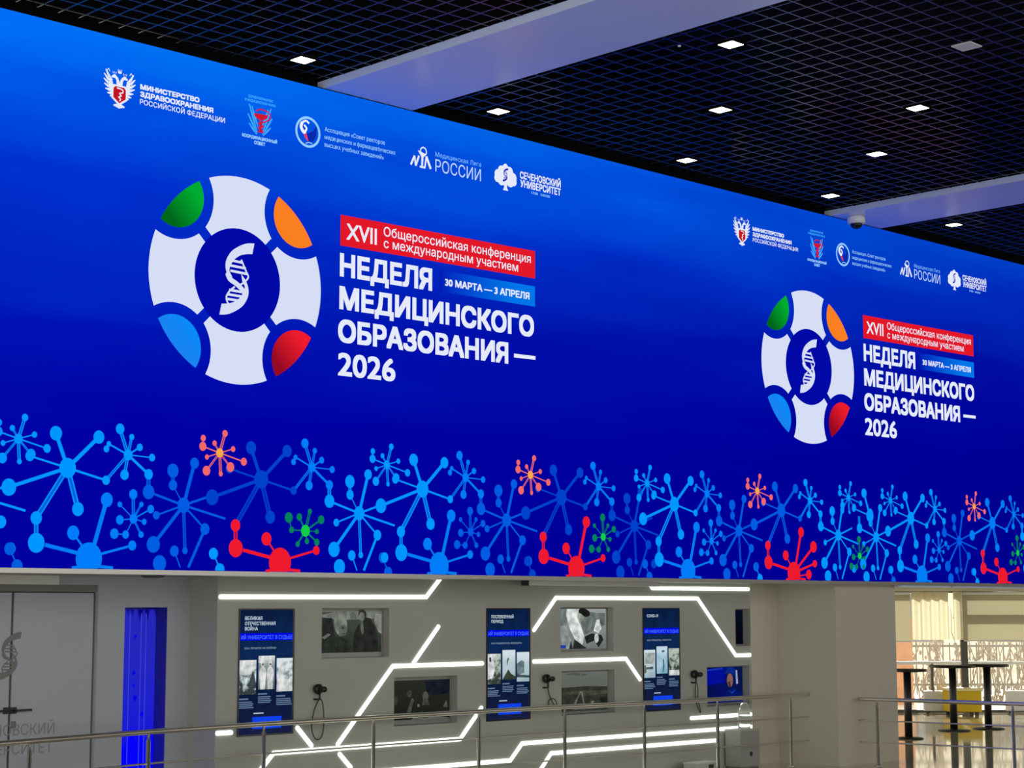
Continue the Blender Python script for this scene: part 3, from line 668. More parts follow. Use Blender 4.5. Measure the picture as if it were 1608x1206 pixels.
# ================================================================== TOUCH DISPLAYS
M_bezel = pbr('display_bezel', (14, 16, 22), .25)
TXT = px((176, 194, 208)); DIM = px((96, 120, 150)); BTN = px((14, 66, 232))
def photo_mat(i, dark, light, sc, k=2.2):
    return glow_ramp('archive_photo_%d' % i, 2, -.22, .22, [(.25, dark), (.75, light)], 1, ((1, 1, 1), sc, k, 0))
def touch_display(x0, label, heads, subs, pics, seed):
    w, h, zt = .68, 1.235, 1.978
    t = thing('touch_display', label, 'touch screen', (x0, WY, zt), 'tall touch screens in the exhibition wall')
    MB().box((0, -.012, -h), (w, -.001, 0), M_bezel).build('bezel', t)
    bgm = glow_ramp('touch_backdrop', 2, -h, 0, [(0, (22, 30, 66)), (.3, (10, 24, 56)), (.6, (12, 40, 84)), (1, (10, 26, 60))], 1, ((1.5, 1, .8), 3.5, .7, 20))
    sc = MB().poly([(.012, -.012), (w - .022, -.012), (w - .022, -h + .015), (.012, -h + .015)], -.0125, bgm).build('screen', t)
    y = -.0135
    X = lambda u: .012 + u * (w - .034)
    Zv = lambda v: -.012 - v * (h - .027)
    for k, (s_, u1) in enumerate(heads): lettering('heading_lettering', sc, (0, 0, 0), s_, X(.085), X(u1), Zv(.082 + .042 * k), .034, y, TXT, .03)
    MB().poly([(X(0), Zv(.19)), (X(1), Zv(.19)), (X(1), Zv(.248)), (X(0), Zv(.248))], y, px((0, 6, 226))).build('blue_band', sc)
    lettering('band_lettering', sc, (0, 0, 0), 'ИЙ УНИВЕРСИТЕТ В СУДЬБЕ', X(.02), X(.99), Zv(.238), .038, y - .001, px((70, 110, 255)), .012)
    for k, (s_, u1) in enumerate(subs): lettering('question_lettering', sc, (0, 0, 0), s_, X(.085), X(u1), Zv(.318 + .027 * k), .019, y, px((132, 150, 172)), .012)
    for k, (u0, u1, v0, v1) in enumerate(((0, .31, .405, .68), (.35, .66, .373, .643), (.695, 1, .395, .665))):
        cx, cz = (X(u0) + X(u1)) / 2, (Zv(v0) + Zv(v1)) / 2; a, b = (X(u1) - X(u0)) / 2, (Zv(v0) - Zv(v1)) / 2
        mb = MB().poly([(-a, -b), (a, -b), (a, b), (-a, b)], 0, pics[k][0])
        for j, (col, pts) in enumerate(pics[k][1]): mb.poly([(p[0] * a, p[1] * b) for p in pts], -.0004 * (j + 1), tone(col))
        mb.build('photo_card', sc, (cx, y, cz))
        mb = MB(); mb.poly([(X(u0), Zv(v1 + .03)), (X(u0 + .17), Zv(v1 + .03)), (X(u0 + .17), Zv(v1 + .042)), (X(u0), Zv(v1 + .042))], y, DIM)
        mb.build('caption_line', sc)
        rr = random.Random(seed + k)
        for q in range(4):
            e = u0 + .31 * rr.uniform(.7, .98)
            MB().poly([(X(u0), Zv(v1 + .056 + .015 * q)), (X(min(e, 1)), Zv(v1 + .056 + .015 * q)), (X(min(e, 1)), Zv(v1 + .064 + .015 * q)), (X(u0), Zv(v1 + .064 + .015 * q))], y, DIM).build('caption_line', sc)
    MB().poly([(X(.27), Zv(.828)), (X(.46), Zv(.828)), (X(.46), Zv(.837)), (X(.27), Zv(.837))], y, TXT).build('caption_line', sc)
    MB().poly([(X(.25), Zv(.862)), (X(.80), Zv(.862)), (X(.80), Zv(.902)), (X(.25), Zv(.902))], y, BTN).build('button', sc)
    MB().poly([(X(.25), Zv(.925)), (X(.80), Zv(.925)), (X(.80), Zv(.957)), (X(.25), Zv(.957))], y, BTN).build('button', sc)
    return t
LG, PG = (196, 214, 220), (150, 172, 182)
mess = photo_mat(1, (50, 62, 64), (206, 222, 226), 16); mess2 = photo_mat(2, (70, 84, 86), (214, 228, 232), 13)
pale = photo_mat(3, (150, 176, 184), (206, 222, 226), 3, 1.0); leafy = photo_mat(4, (52, 62, 56), (176, 190, 180), 18)
medics = photo_mat(5, (88, 100, 100), (150, 166, 168), 6, 1.2); pale2 = photo_mat(6, (120, 168, 190), (190, 214, 226), 5, 1.4)
body = lambda cx: [(cx - .3, -1), (cx - .42, -.3), (cx - .42, .1), (cx - .3, .28), (cx - .14, .34), (cx - .22, .48), (cx - .2, .62), (cx - .06, .7), (cx + .12, .66), (cx + .2, .5), (cx + .1, .34), (cx + .3, .24), (cx + .42, -.05), (cx + .36, -.4), (cx + .28, -1)]
touch_display(10.63, 'tall touch screen with heading ВЕЛИКАЯ ОТЕЧЕСТВЕННАЯ ВОЙНА, leftmost on the wall',
    [('ВЕЛИКАЯ', .41), ('ОТЕЧЕСТВЕННАЯ', .66), ('ВОЙНА', .33)], [('КАК ЛЕЧИЛИ НА ВОЙНЕ?', .68)],
    [(mess, [((214, 228, 232), [(-1, .2), (-.3, .1), (.4, .35), (1, .5), (1, 1), (-1, 1)]), ((60, 70, 72), [(.2, -.2), (.6, .4), (.8, .1), (.95, -.5), (.3, -.9)])]),
     (medics, [(LG, [(-.2, .55), (1, .7), (1, 1), (-1, 1), (-1, .6)]), ((206, 218, 218), body(-.46)), ((196, 208, 206), body(.46)), ((96, 92, 88), [(-.6, .42), (-.36, .42), (-.34, .56), (-.6, .54)]), ((92, 90, 86), [(.3, .44), (.56, .42), (.58, .54), (.32, .56)]), ((120, 128, 128), [(-.1, -1), (.0, -.2), (.1, -1)])]),
     (mess2, [((218, 232, 234), [(-.9, .2), (-.4, .95), (0, .8), (-.2, -.2), (.4, -.3), (1, -.1), (1, -1), (-1, -1)])])], 3)
touch_display(13.97, 'tall touch screen with heading ПОСЛЕВОЕННЫЙ ПЕРИОД in the middle of the wall',
    [('ПОСЛЕВОЕННЫЙ', .62), ('ПЕРИОД', .37)], [('КАК РАЗВИВАЛАСЬ МЕДИЦИНА', .82)],
    [(leafy, [((196, 212, 214), [(-1, -.7), (-.3, -.6), (.1, .0), (-.1, .6), (.4, 1), (-1, 1)]), ((46, 54, 52), [(-.8, .75), (-.5, .8), (-.45, .5), (-.75, .45)])]),
     (pale, [((52, 62, 50), [(-1, -1), (-.7, -.75), (-.1, -.3), (.3, -.6), (1, -.8), (1, -1)]), ((70, 84, 84), [(-.35, .3), (-.1, .5), (.1, .3), (-.1, .35), (-.3, -.1)])]),
     (pale, [((96, 116, 120), [(-1, .2), (-.3, .45), (.2, .35), (.2, -.4), (-1, -.6)]), ((60, 74, 76), [(-1, -.5), (1, -.6), (1, -.75), (-1, -.7)])])], 9)
touch_display(16.568, 'tall touch screen with heading COVID-19, rightmost on the wall',
    [('COVID-19', .41)], [('КАК ПРИШЛОСЬ РАБОТАТЬ', .78)],
    [(pale, [((150, 160, 158), [(-.8, .8), (.9, .8), (.9, 0), (-.8, 0)]), ((70, 80, 78), [(-.7, -.25), (.6, -.2), (.6, -.4), (-.7, -.4)]), ((100, 112, 104), [(-1, -.1), (-.7, -.1), (-.6, -.6), (-1, -.7)])]),
     (pale2, [((66, 110, 140), [(-.1, .7), (.5, .72), (.5, .58), (0, .55)]), ((60, 100, 128), [(.1, .1), (.35, 0), (.45, -.5), (.2, -.9), (.05, -.9), (.2, -.4)])]),
     (leafy, [((200, 214, 214), [(-1, -.6), (1, -.62), (1, -1), (-1, -1)])])], 17)

# ================================================================== PICTURE SCREENS IN THE NICHES
M_silver = pbr('silver_bezel', (150, 152, 150), .4, .3)
def picture(i, niche, label, back, shapes, gap_t=.032, bez=.05, dim=1.0):
    a, b, c, d = niche; w, h = b - a - .01, d - c - gap_t
    t = thing('picture_screen', label, 'picture screen', (a + .005, WY + .128, c + .002), 'picture screens in the wall niches')
    MB().box((0, -.035, 0), (w, 0, h), M_silver).build('frame', t)
    sc = MB().poly([(.012, bez), (w - .022, bez), (w - .022, h - .008), (.012, h - .008)], -.0355, back).build('screen', t)
    W_, H_ = w - .034, h - bez - .008
    mb = MB()
    for j, (col, kind, q) in enumerate(shapes):
        y = -.0362 - .0004 * j
        m_ = tone(col) if i < 5 else px(col)
        if kind == 'e': mb.ell(.012 + q[0] * W_, bez + q[1] * H_, q[2] * W_, q[3] * H_, y, m_, 20, math.radians(q[4] if len(q) > 4 else 0))
        else: mb.poly([(.012 + u * W_, bez + v * H_) for u, v in q], y, m_)
    if mb.v: mb.build('photograph', sc)
    return t
def pback(i, a, b, sc=6): return glow_ramp('niche_picture_%d' % i, 2, 0, .5, [(0, a), (1, b)], 1, ((1, 1, 1), sc, .6, 0))
picture(1, NICHES[0], 'grey photograph of a balding uniformed man, upper left niche', pback(1, (38, 42, 38), (70, 74, 68)),
    [((96, 100, 94), 'p', [(0, .9), (.25, 1), (.55, 1), (1, 1), (1, .85), (.8, .82), (.3, .8)]), ((120, 122, 116), 'p', [(.9, .95), (1, .95), (1, .45), (.95, .5), (.88, .75)]),
     ((34, 37, 36), 'p', [(0, .85), (.22, .85), (.26, .4), (.1, 0), (0, 0)]), ((34, 37, 33), 'p', [(.54, 0), (.56, .45), (.62, .66), (.7, .76), (.74, .86), (.82, .84), (.88, .66), (.94, .4), (.94, 0)]), ((42, 45, 40), 'e', (.69, .93, .065, .13)),
     ((92, 95, 88), 'e', (.68, .88, .048, .11)), ((74, 77, 70), 'p', [(.655, .8), (.70, .76), (.72, .5), (.69, .42), (.66, .6)]), ((40, 44, 38), 'p', [(.02, 0), (.12, .28), (.22, .42), (.34, .38), (.46, .34), (.56, 0)]),
     ((104, 108, 100), 'e', (.35, .70, .10, .29, 8)), ((84, 88, 80), 'p', [(.33, .40), (.43, .42), (.46, .62), (.4, .7), (.31, .6)]), ((44, 48, 42), 'e', (.385, .60, .022, .02)), ((60, 64, 56), 'p', [(.37, .47), (.43, .48), (.42, .45), (.37, .44)]),
     ((96, 100, 94), 'p', [(.06, .38), (.16, .48), (.2, .44), (.1, .33)]), ((34, 34, 100), 'p', [(.01, .03), (.07, .03), (.07, .09), (.01, .09)])])
picture(2, NICHES[1], 'very dark photograph with a small pale figure, lower left niche behind the handrail', pback(2, (24, 26, 22), (40, 42, 38), 9),
    [((20, 24, 34), 'p', [(.58, .95), (1, 1), (1, .62), (.62, .6)]), ((74, 76, 70), 'e', (.59, .58, .05, .12)), ((60, 62, 56), 'p', [(.53, .35), (.56, .52), (.62, .52), (.66, .34)]),
     ((64, 66, 60), 'p', [(.28, .2), (.36, .55), (.40, .5), (.34, .18)]), ((88, 90, 84), 'e', (.47, .35, .02, .04)), ((58, 60, 54), 'e', (.32, .66, .04, .09)), ((52, 54, 48), 'e', (.1, .5, .03, .12)), ((70, 72, 66), 'p', [(.88, .28), (.94, .46), (.96, .26)]), ((90, 92, 86), 'p', [(.35, .0), (.4, .05), (.55, .03), (.8, .05), (.98, .0)])])
picture(3, NICHES[2], 'bright photograph of a doctor in a white coat bending over a patient', pback(3, (104, 110, 110), (150, 156, 154)),
    [((96, 106, 108), 'p', [(0, .55), (.2, .6), (.26, 1), (0, 1)]), ((128, 136, 134), 'p', [(0, .05), (.05, .52), (.2, .6), (.3, .2), (.25, 0)]), ((190, 196, 192), 'p', [(.22, 1), (.2, .85), (.27, .5), (.38, .22), (.52, .1), (.56, .3), (.5, .55), (.42, .8), (.46, 1)]),
     ((94, 100, 100), 'p', [(.46, .95), (.6, .95), (.8, .9), (.98, .9), (.98, .6), (.76, .45), (.55, .35), (.5, .6)]), ((24, 26, 24), 'e', (.56, .91, .12, .10, -12)), ((128, 130, 122), 'p', [(.44, .9), (.5, .88), (.56, .8), (.52, .7), (.46, .64), (.43, .75)]),
     ((30, 34, 34), 'p', [(.56, .3), (.7, .38), (.9, .34), (.94, .22), (.84, .02), (.76, .2), (.6, .12)]), ((196, 200, 196), 'p', [(.74, .45), (.8, .72), (.86, .74), (.9, .5), (.84, .38)]), ((170, 174, 170), 'e', (.80, .26, .045, .12)), ((40, 44, 40), 'p', [(.32, .0), (.36, .24), (.52, .08), (.6, .02), (.56, 0)]), ((40, 40, 38), 'p', [(.25, .0), (.29, .2), (.32, 0)]), ((34, 54, 140), 'p', [(.0, .02), (.19, .02), (.19, .1), (.0, .1)])], .012, .025)
picture(4, NICHES[3], 'grey photograph of a flat landscape under a cloudy sky in a niche', pback(4, (84, 88, 82), (100, 104, 98), 4),
    [((44, 46, 40), 'p', [(0, 0), (1, 0), (1, .60), (.6, .63), (0, .61)]), ((58, 60, 52), 'p', [(0, .4), (.3, .44), (.6, .38), (1, .42), (1, .5), (.5, .52), (0, .49)]), ((92, 94, 86), 'p', [(.28, .06), (.45, .5), (.47, .5), (.33, .06)]), ((92, 94, 86), 'p', [(.47, .5), (.5, .5), (.56, .06), (.53, .06)]),
     ((90, 92, 84), 'p', [(.66, .22), (.72, .25), (.74, .2), (.68, .18)]), ((30, 32, 28), 'p', [(.84, .3), (1, .34), (1, .12), (.86, .1)]), ((76, 78, 70), 'p', [(.3, .02), (1, .05), (1, .1), (.3, .07)]), ((74, 78, 72), 'p', [(.1, .95), (.5, .9), (.6, .94), (.3, .99)])], .014, .03)
picture(5, NICHES[4], 'blue screen showing a graduate in a cap and gown', glow_ramp('niche_picture_5', 0, 0, .8, [(0, (6, 16, 60)), (.5, (4, 14, 96)), (1, (8, 20, 70))]),
    [((2, 14, 148), 'p', [(.08, .95), (.56, .98), (.55, .55), (.1, .5)]), ((22, 52, 170), 'p', [(.1, .95), (.5, .99), (.5, .94), (.12, .9)]), ((4, 22, 96), 'p', [(.45, 0), (.5, .18), (.62, .32), (.74, .4), (.86, .34), (1, .22), (1, 0)]), ((18, 66, 190), 'p', [(.62, .34), (.72, .28), (.82, .36), (.74, .24)]),
     ((130, 92, 80), 'e', (.68, .62, .075, .2)), ((60, 40, 40), 'p', [(.62, .56), (.66, .42), (.7, .42), (.68, .6)]), ((96, 66, 60), 'e', (.67, .53, .03, .02)), ((10, 40, 128), 'p', [(.56, .8), (.6, .98), (.72, 1), (.8, .94), (.8, .72), (.74, .82), (.62, .8)]), ((150, 160, 190), 'p', [(.82, .9), (.86, .9), (.88, .52), (.83, .5)])], .008, .03)
picture(6, NICHES[5], 'dark switched off picture screen half hidden at the upper right end of the wall', glow_ramp('niche_picture_6', 2, 0, .5, [(0, (3, 5, 12)), (1, (8, 14, 34))]), [], .008, .02)

# ================================================================== AUDIO HANDSETS
def handset(x, z, label, cord):
    t = thing('audio_handset', label, 'handset', (x, WY, z), 'black listening handsets on the exhibition wall')
    MB().lathe((0, 0, 0), (0, -1, 0), [(.03, 0), (.045, .01), (.052, .03), (.052, .05), (.045, .062), (.02, .066)], M_plastic, 24).build('earpiece', t, (0, 0, 0), True)
    MB().lathe((.002, -.06, 0), (0, -1, 0), [(.026, 0), (.029, .02), (.029, .075), (.024, .085)], M_plastic, 18).build('holder', t, (0, 0, 0), True)
    mb = MB().tube([(.004, -.05, -.045), (.006, -.05, -.075), (.006, -.05, -.105)], .011, M_plastic, 10)
    mb.tube([(.006, -.055, -.10), (-.01, -.03, -.102), (-.03, 0, -.100)], .009, M_plastic, 8)
    mb.build('hook', t, (0, 0, 0), True)
    MB().tube(smooth_pts([(p[0], -.045 + .02 * math.sin(i), p[1]) for i, p in enumerate(cord)], 5), .0055, pbr('black_cord', (26, 26, 26), .5), 8).build('cord', t, (0, 0, 0), True)
    return t
handset(11.60, 1.171, 'black wall handset with a long hanging loop of cord, right of the left touch screen',
    [(.006, -.10), (-.02, -.16), (-.055, -.25), (-.085, -.34), (-.09, -.42), (-.06, -.48), (-.005, -.50), (.05, -.475), (.078, -.41), (.075, -.33), (.055, -.22), (.03, -.13), (.01, -.095)])
handset(14.885, 1.185, 'black wall handset with a slanting coiled cord, right of the middle touch screen',
    [(.006, -.10), (.04, -.16), (.07, -.22), (.10, -.285), (.125, -.32), (.10, -.345), (.05, -.33), (.03, -.29), (.05, -.245), (.09, -.225), (.125, -.25), (.13, -.30), (.115, -.33)])
handset(17.49, 1.165, 'black wall handset with a narrow loop of cord, right of the right touch screen',
    [(.006, -.10), (.02, -.17), (.018, -.26), (.01, -.33), (.02, -.40), (.05, -.455), (.085, -.47), (.10, -.43), (.09, -.37), (.05, -.31), (.03, -.25), (.022, -.17), (.01, -.10)])

# ================================================================== BUBBLE PANEL IN THE LEFT NICHE
t = thing('bubble_panel', 'tall glowing blue water bubble panel in the niche right of the double door', 'bubble panel', (NX0, DY + ND, 0))
bm_ = glow_ramp('lit_water', 2, 0, 1.98, [(0, (0, 0, 255)), (.36, (4, 4, 250)), (.40, (24, 26, 214)), (.7, (34, 38, 190)), (.96, (36, 38, 180)), (1, (8, 8, 120))], 1, ((9, 1, .25), 2.5, .22, 0))
MB().box((.01, -.09, .06), (.47, -.02, 1.97), bm_).build('water_tank', t)
MB().box((.0, -.11, 0), (.48, -.01, .06), M_dark).build('base', t)
mb = MB()
BUB = px((6, 6, 232))
for x, z, r in ((.24, 1.71, .016), (.06, 1.44, .02), (.23, 1.36, .018), (.23, 1.24, .014), (.25, 1.12, .024), (.05, 1.0, .035), (.33, .96, .022), (.06, .80, .03), (.27, .79, .03), (.36, 1.5, .012)):
    MB().ell(x, z, r, r * 1.15, -.0915, BUB, 14).build('bubble', t)
for x in (.10, .17, .30, .355): MB().box((x, -.094, .42), (x + .008, -.0905, 1.93), px((60, 62, 210))).build('light_streak', t)

# ================================================================== LETTERING ON THE DOUBLE DOOR
mb = MB(); helix(mb, 8.47 - (DX0 + DX1) / 2 + (DX0 + DX1) / 2, 1.545, .59, DY + .0488, M_etch2, .60)
mb.build('etched_emblem', door)
mb = MB(); mb.text('СЕЧЕНОВСКИЙ', 8.0, 8.945, .835, .10, DY + .0488, M_etch, 0); mb.build('etched_lettering', door)
mb = MB(); mb.text('УНИВЕРСИТЕТ', 8.0, 8.93, .665, .10, DY + .0488, M_etch, 0); mb.build('etched_lettering', door)

# ================================================================== HANDRAILS
def railing(name, label, path, posts, hrail, rods, ends):
    t = thing(name, label, 'handrail', (path[0][0], path[0][1], 0), 'steel handrails')
    o = Vector((path[0][0], path[0][1], 0))
    P = smooth_pts([(p[0] - o.x, p[1] - o.y, hrail) for p in path], 6)
    MB().tube(P, .0245, M_steel, 14).build('top_rail', t, (0, 0, 0), True)
    for z in rods: MB().tube([(p[0], p[1], z) for p in (P if ends else P[:-1])], .009, M_steel, 8).build('rod', t, (0, 0, 0), True)
    for x, y in posts:
        b = Vector((x, y, 0)) - o
        mb = MB().lathe(b, (0, 0, 1), [(.048, 0), (.048, .006), (.03, .016), (.021, .02), (.021, hrail - .075), (.012, hrail - .07), (.012, hrail - .02)], M_steel, 14)
        mb.build('post', t, (0, 0, 0), True)
    return t
PATH = [(5.6, 13.3), (7.62, 13.75), (9.28, 14.10), (10.68, 14.26), (12.09, 14.31), (13.58, 14.335), (14.87, 14.30), (16.12, 14.22), (17.4, 14.17), (18.8, 14.13), (19.17, 14.13)]
railing('handrail', 'long polished steel handrail with two rods in front of the exhibition wall', PATH, [(7.93, 13.82)] + PATH[2:10], .88, (.60, .30), True)
RP = [(19.55, 13.62), (19.70, 12.9), (19.82, 12.0), (19.92, 11.3), (20.05, 10.2)]
railing('handrail', 'short steel handrail at the right in front of the window bay', RP, [(19.60, 13.38), (19.87, 11.62), (20.03, 10.35)], .825, (.56, .29), True)

# ================================================================== WATER CABINET AND BOTTLE
t = thing('pedestal_cabinet', 'small grey cabinet standing against the wall under the clear bottle', 'cabinet', (18.27, 14.485, 0))
MB().box((-.19, -.12, .02), (.19, .12, .455), pbr('cabinet_grey', (150, 150, 144), .5)).build('body', t)
MB().box((-.2, -.128, .455), (.2, .125, .472), pbr('cabinet_top', (170, 170, 164), .4)).build('top_panel', t)
MB().box((-.18, -.11, 0), (.18, .11, .02), pbr('plinth_grey', (110, 110, 106), .6)).build('plinth', t)
MB().lathe((.02, -.1205, .17), (0, -1, 0), [(.03, 0), (.03, .004), (.02, .008)], M_dark, 16).build('lock', t)
M_clear = bpy.data.materials.new('clear_plastic'); M_clear.use_nodes = True
_b = M_clear.node_tree.nodes['Principled BSDF']; _b.inputs['Transmission Weight'].default_value = 1; _b.inputs['Roughness'].default_value = .02; _b.inputs['IOR'].default_value = 1.3; _b.inputs['Base Color'].default_value = (.97, .99, .97, 1)
t = thing('water_bottle', 'clear plastic bottle standing on the small grey cabinet', 'bottle', (18.31, 14.485, .472))
MB().lathe((0, 0, 0), (0, 0, 1), [(.07, 0), (.078, .01), (.078, .05), (.072, .06), (.078, .075), (.078, .15), (.072, .165), (.078, .18), (.076, .24), (.06, .29), (.05, .32)], M_clear, 24).build('bottle_body', t, (0, 0, 0), True)
MB().lathe((0, 0, .321), (0, 0, 1), [(.05, 0), (.05, .008), (.03, .012)], pbr('bottle_cap_grey', (150, 152, 160), .4), 20).build('bottle_cap', t, (0, 0, 0), True)
t = thing('floor_box', 'pale grey box with a dark label on the floor by the handrail', 'box', (17.36, 14.36, 0))
MB().box((-.26, -.10, 0), (.17, .10, .115), pbr('box_pale', (178, 178, 168), .5)).build('body', t)
MB().box((-.27, -.106, .115), (.18, .106, .13), pbr('box_pale_lid', (196, 196, 186), .5)).build('lid', t)
part_label(MB().box((-.03, -.103, .06), (.06, -.1, .1), M_dark).build('label_plate', t), 'dark label plate')

# ================================================================== WINDOW BAY AND WHAT LIES BEYOND
M_frame = pbr('dark_window_frame', (52, 50, 40), .4)
def bbox(mb, s0, s1, d0, d1, z0, z1, m):
    c = bay((d0 + d1) / 2, (s0 + s1) / 2, (z0 + z1) / 2)
    return mb.obox(c, WIN_R, WIN_H, (0, 0, 1), (s1 - s0) / 2, (d1 - d0) / 2, (z1 - z0) / 2, m)
WD = 35.0
mb = MB(); bbox(mb, 5.5, 14, WD, WD + .1, 0, .05, M_frame); bbox(mb, 5.5, 14, WD, WD + .1, 2.255, SOF, M_frame)
for s_ in (6.0, 8.62, 11.2, 13.6): bbox(mb, s_ - .06, s_ + .06, WD, WD + .1, .05, 2.255, M_frame)
bbox(mb, 8.68, 14, WD + .02, WD + .08, 1.80, 1.95, M_frame)
bbox(mb, 5.5, 14, WD + .02, WD + .08, .90, .96, M_white)
bbox(mb, 7.98, 8.02, WD + .02, WD + .08, .05, .92, M_frame)
win = struct(mb, 'window_1')
M_glass = bpy.data.materials.new('window_glass'); M_glass.use_nodes = True
nt = M_glass.node_tree; nt.nodes.clear()
o_ = nt.nodes.new('ShaderNodeOutputMaterial'); mx = nt.nodes.new('ShaderNodeMixShader'); tr = nt.nodes.new('ShaderNodeBsdfTransparent'); gl = nt.nodes.new('ShaderNodeBsdfGlossy'); fr = nt.nodes.new('ShaderNodeFresnel')
gl.inputs['Roughness'].default_value = .01; fr.inputs['IOR'].default_value = 1.45
nt.links.new(fr.outputs[0], mx.inputs[0]); nt.links.new(tr.outputs[0], mx.inputs[1]); nt.links.new(gl.outputs[0], mx.inputs[2]); nt.links.new(mx.outputs[0], o_.inputs[0])
mb = MB(); bbox(mb, 5.5, 14, WD + .045, WD + .055, .05, 2.255, M_glass); mb.build('window_glass', win)
def fabric(name, rgb, tl):
    m = bpy.data.materials.new(name); m.use_nodes = True; nt = m.node_tree; nt.nodes.clear()
    o = nt.nodes.new('ShaderNodeOutputMaterial'); mx = nt.nodes.new('ShaderNodeMixShader'); d = nt.nodes.new('ShaderNodeBsdfDiffuse'); t_ = nt.nodes.new('ShaderNodeBsdfTranslucent')
    w = nt.nodes.new('ShaderNodeTexWave'); w.inputs['Scale'].default_value = 60; w.bands_direction = 'Z'
    tc = nt.nodes.new('ShaderNodeTexCoord'); nt.links.new(tc.outputs['Object'], w.inputs['Vector'])
    r = nt.nodes.new('ShaderNodeValToRGB'); c = lin(rgb); r.color_ramp.elements[0].color = tuple(v * .94 for v in c[:3]) + (1,); r.color_ramp.elements[1].color = c
    nt.links.new(w.outputs['Fac'], r.inputs['Fac']); nt.links.new(r.outputs[0], d.inputs[0]); nt.links.new(r.outputs[0], t_.inputs[0])
    mx.inputs[0].default_value = tl
    nt.links.new(d.outputs[0], mx.inputs[1]); nt.links.new(t_.outputs[0], mx.inputs[2]); nt.links.new(mx.outputs[0], o.inputs[0])
    return m
M_blind = fabric('blind_fabric', (212, 208, 188), .66); M_curt = fabric('curtain_fabric', (226, 220, 190), .6)
def roller_blind(s0, s1, zb, label):
    t = thing('roller_blind', label, 'blind', bay(WD - .22, (s0 + s1) / 2, 0), 'roller blinds in the window bay')
    t.rotation_euler.z = math.atan2(WIN_R.y, WIN_R.x); h = (s1 - s0) / 2
    MB().box((-h, -.002, zb), (h, .002, SOF - .05), M_blind).build('blind_cloth', t)
    MB().tube([(-h, 0, SOF - .035), (h, 0, SOF - .035)], .03, M_white, 12).build('roller', t, (0, 0, 0), True)
    MB().box((-h, -.008, zb - .02), (h, .008, zb), M_alu).build('bottom_bar', t)
roller_blind(6.0, 7.56, 1.35, 'flat beige roller blind at the left end of the window bay, next to the pier')
roller_blind(8.56, 10.6, 1.36, 'wide olive beige roller blind right of the bright gap in the window bay')
roller_blind(10.66, 13.4, 1.36, 'olive beige roller blind at the far right of the window bay, past the picture edge')
def curtain(s0, s1, zb, n, label):
    t = thing('curtain', label, 'curtain', bay(WD - .22, s0, 0), 'curtains in the window bay')
    t.rotation_euler.z = math.atan2(WIN_R.y, WIN_R.x); V = []; k = n * 10; w = s1 - s0
    for i in range(k + 1):
        u = i / k; y = .05 * math.sin(u * n * 2 * PI) + .015 * math.sin(u * n * 5.1)
        V += [(u * w, y, zb), (u * w, y, SOF - .005)]
    m = MB().add(V, [(2 * i, 2 * i + 2, 2 * i + 3, 2 * i + 1) for i in range(k)], M_curt).build('curtain_cloth', t, (0, 0, 0), True)
    MB().tube([(0, 0, SOF - .02), (w, 0, SOF - .02)], .012, M_white, 8).build('curtain_track', t)
curtain(7.58, 8.29, 1.37, 4, 'pale yellow folded curtain left of the bright gap in the window bay')
curtain(8.375, 8.55, 1.37, 1, 'narrow strip of pale curtain right of the bright gap in the window bay')
def radiator(s0, s1, label):
    t = thing('radiator', label, 'radiator', bay(WD - .35, s0, 0), 'white convectors along the window'); t.rotation_euler.z = math.atan2(WIN_R.y, WIN_R.x); w = s1 - s0
    MB().box((0, 0, .05), (w, .12, .42), M_white).build('body', t)
    for k in range(5): MB().box((.06, -.012, .10 + .06 * k), (w - .06, 0, .125 + .06 * k), M_white).build('slat', t)
    for x in (.05, w - .09): MB().box((x, .02, 0), (x + .04, .1, .05), M_dark).build('foot', t)
radiator(7.75, 8.35, 'short white slatted convector left of the yellow ottoman')
radiator(9.30, 10.7, 'long white slatted convector right of the yellow ottoman')
def floor_pt(x, y):
    d = _f + _r * ((x - 804) / FOC) - _u * ((y - 603) / FOC); return EYE + d * (-EYE.z / d.z)
M_tab = pbr('black_table_metal', (13, 13, 14), .45)
def bar_table(p, rt, rb, label):
    t = thing('bar_table', label, 'table', (p[0], p[1], 0), 'black standing tables in the window bay')
    MB().lathe((0, 0, 0), (0, 0, 1), [(rb, 0), (rb, .012), (rb * .9, .02), (.05, .035)], M_tab, 32).build('base', t, (0, 0, 0), True)
    MB().lathe((0, 0, .03), (0, 0, 1), [(.06, 0), (.058, .98)], M_tab, 20).build('column', t, (0, 0, 0), True)
    MB().lathe((0, 0, 1.01), (0, 0, 1), [(.12, -.01), (rt, 0), (rt, .03), (rt * .97, .036)], M_tab, 36).build('table_top', t, (0, 0, 0), True)
bar_table((23.97, 15.80), .30, .22, 'black standing table nearest the pier, leftmost of three')
bar_table((26.02, 16.29), .37, .26, 'black standing table in front of the yellow ottoman, middle of three')
bar_table((26.82, 16.14), .36, .26, 'black standing table right of the yellow ottoman, rightmost of three')
t = thing('ottoman', 'yellow box ottoman on short dark feet in the window bay', 'ottoman', bay(34.3, 8.37, 0)); t.rotation_euler.z = math.atan2(WIN_R.y, WIN_R.x)
M_yel = pbr('yellow_upholstery', (206, 172, 10), .7, bump=.1)
o = MB().box((-.30, -.28, .06), (.30, .28, .44), M_yel).build('upholstered_body', t)
bv = o.modifiers.new('bevel', 'BEVEL'); bv.width = .02; bv.segments = 3
o = part_label(MB().box((-.305, -.285, .44), (.305, .285, .49), pbr('pale_cushion', (226, 214, 150), .7)).build('seat_pad', t), 'pale yellow seat pad'); bv = o.modifiers.new('bevel', 'BEVEL'); bv.width = .015; bv.segments = 3
for x in (-.22, .22):
    for y in (-.2, .2): MB().box((x - .03, y - .03, 0), (x + .03, y + .03, .06), M_dark).build('foot', t)

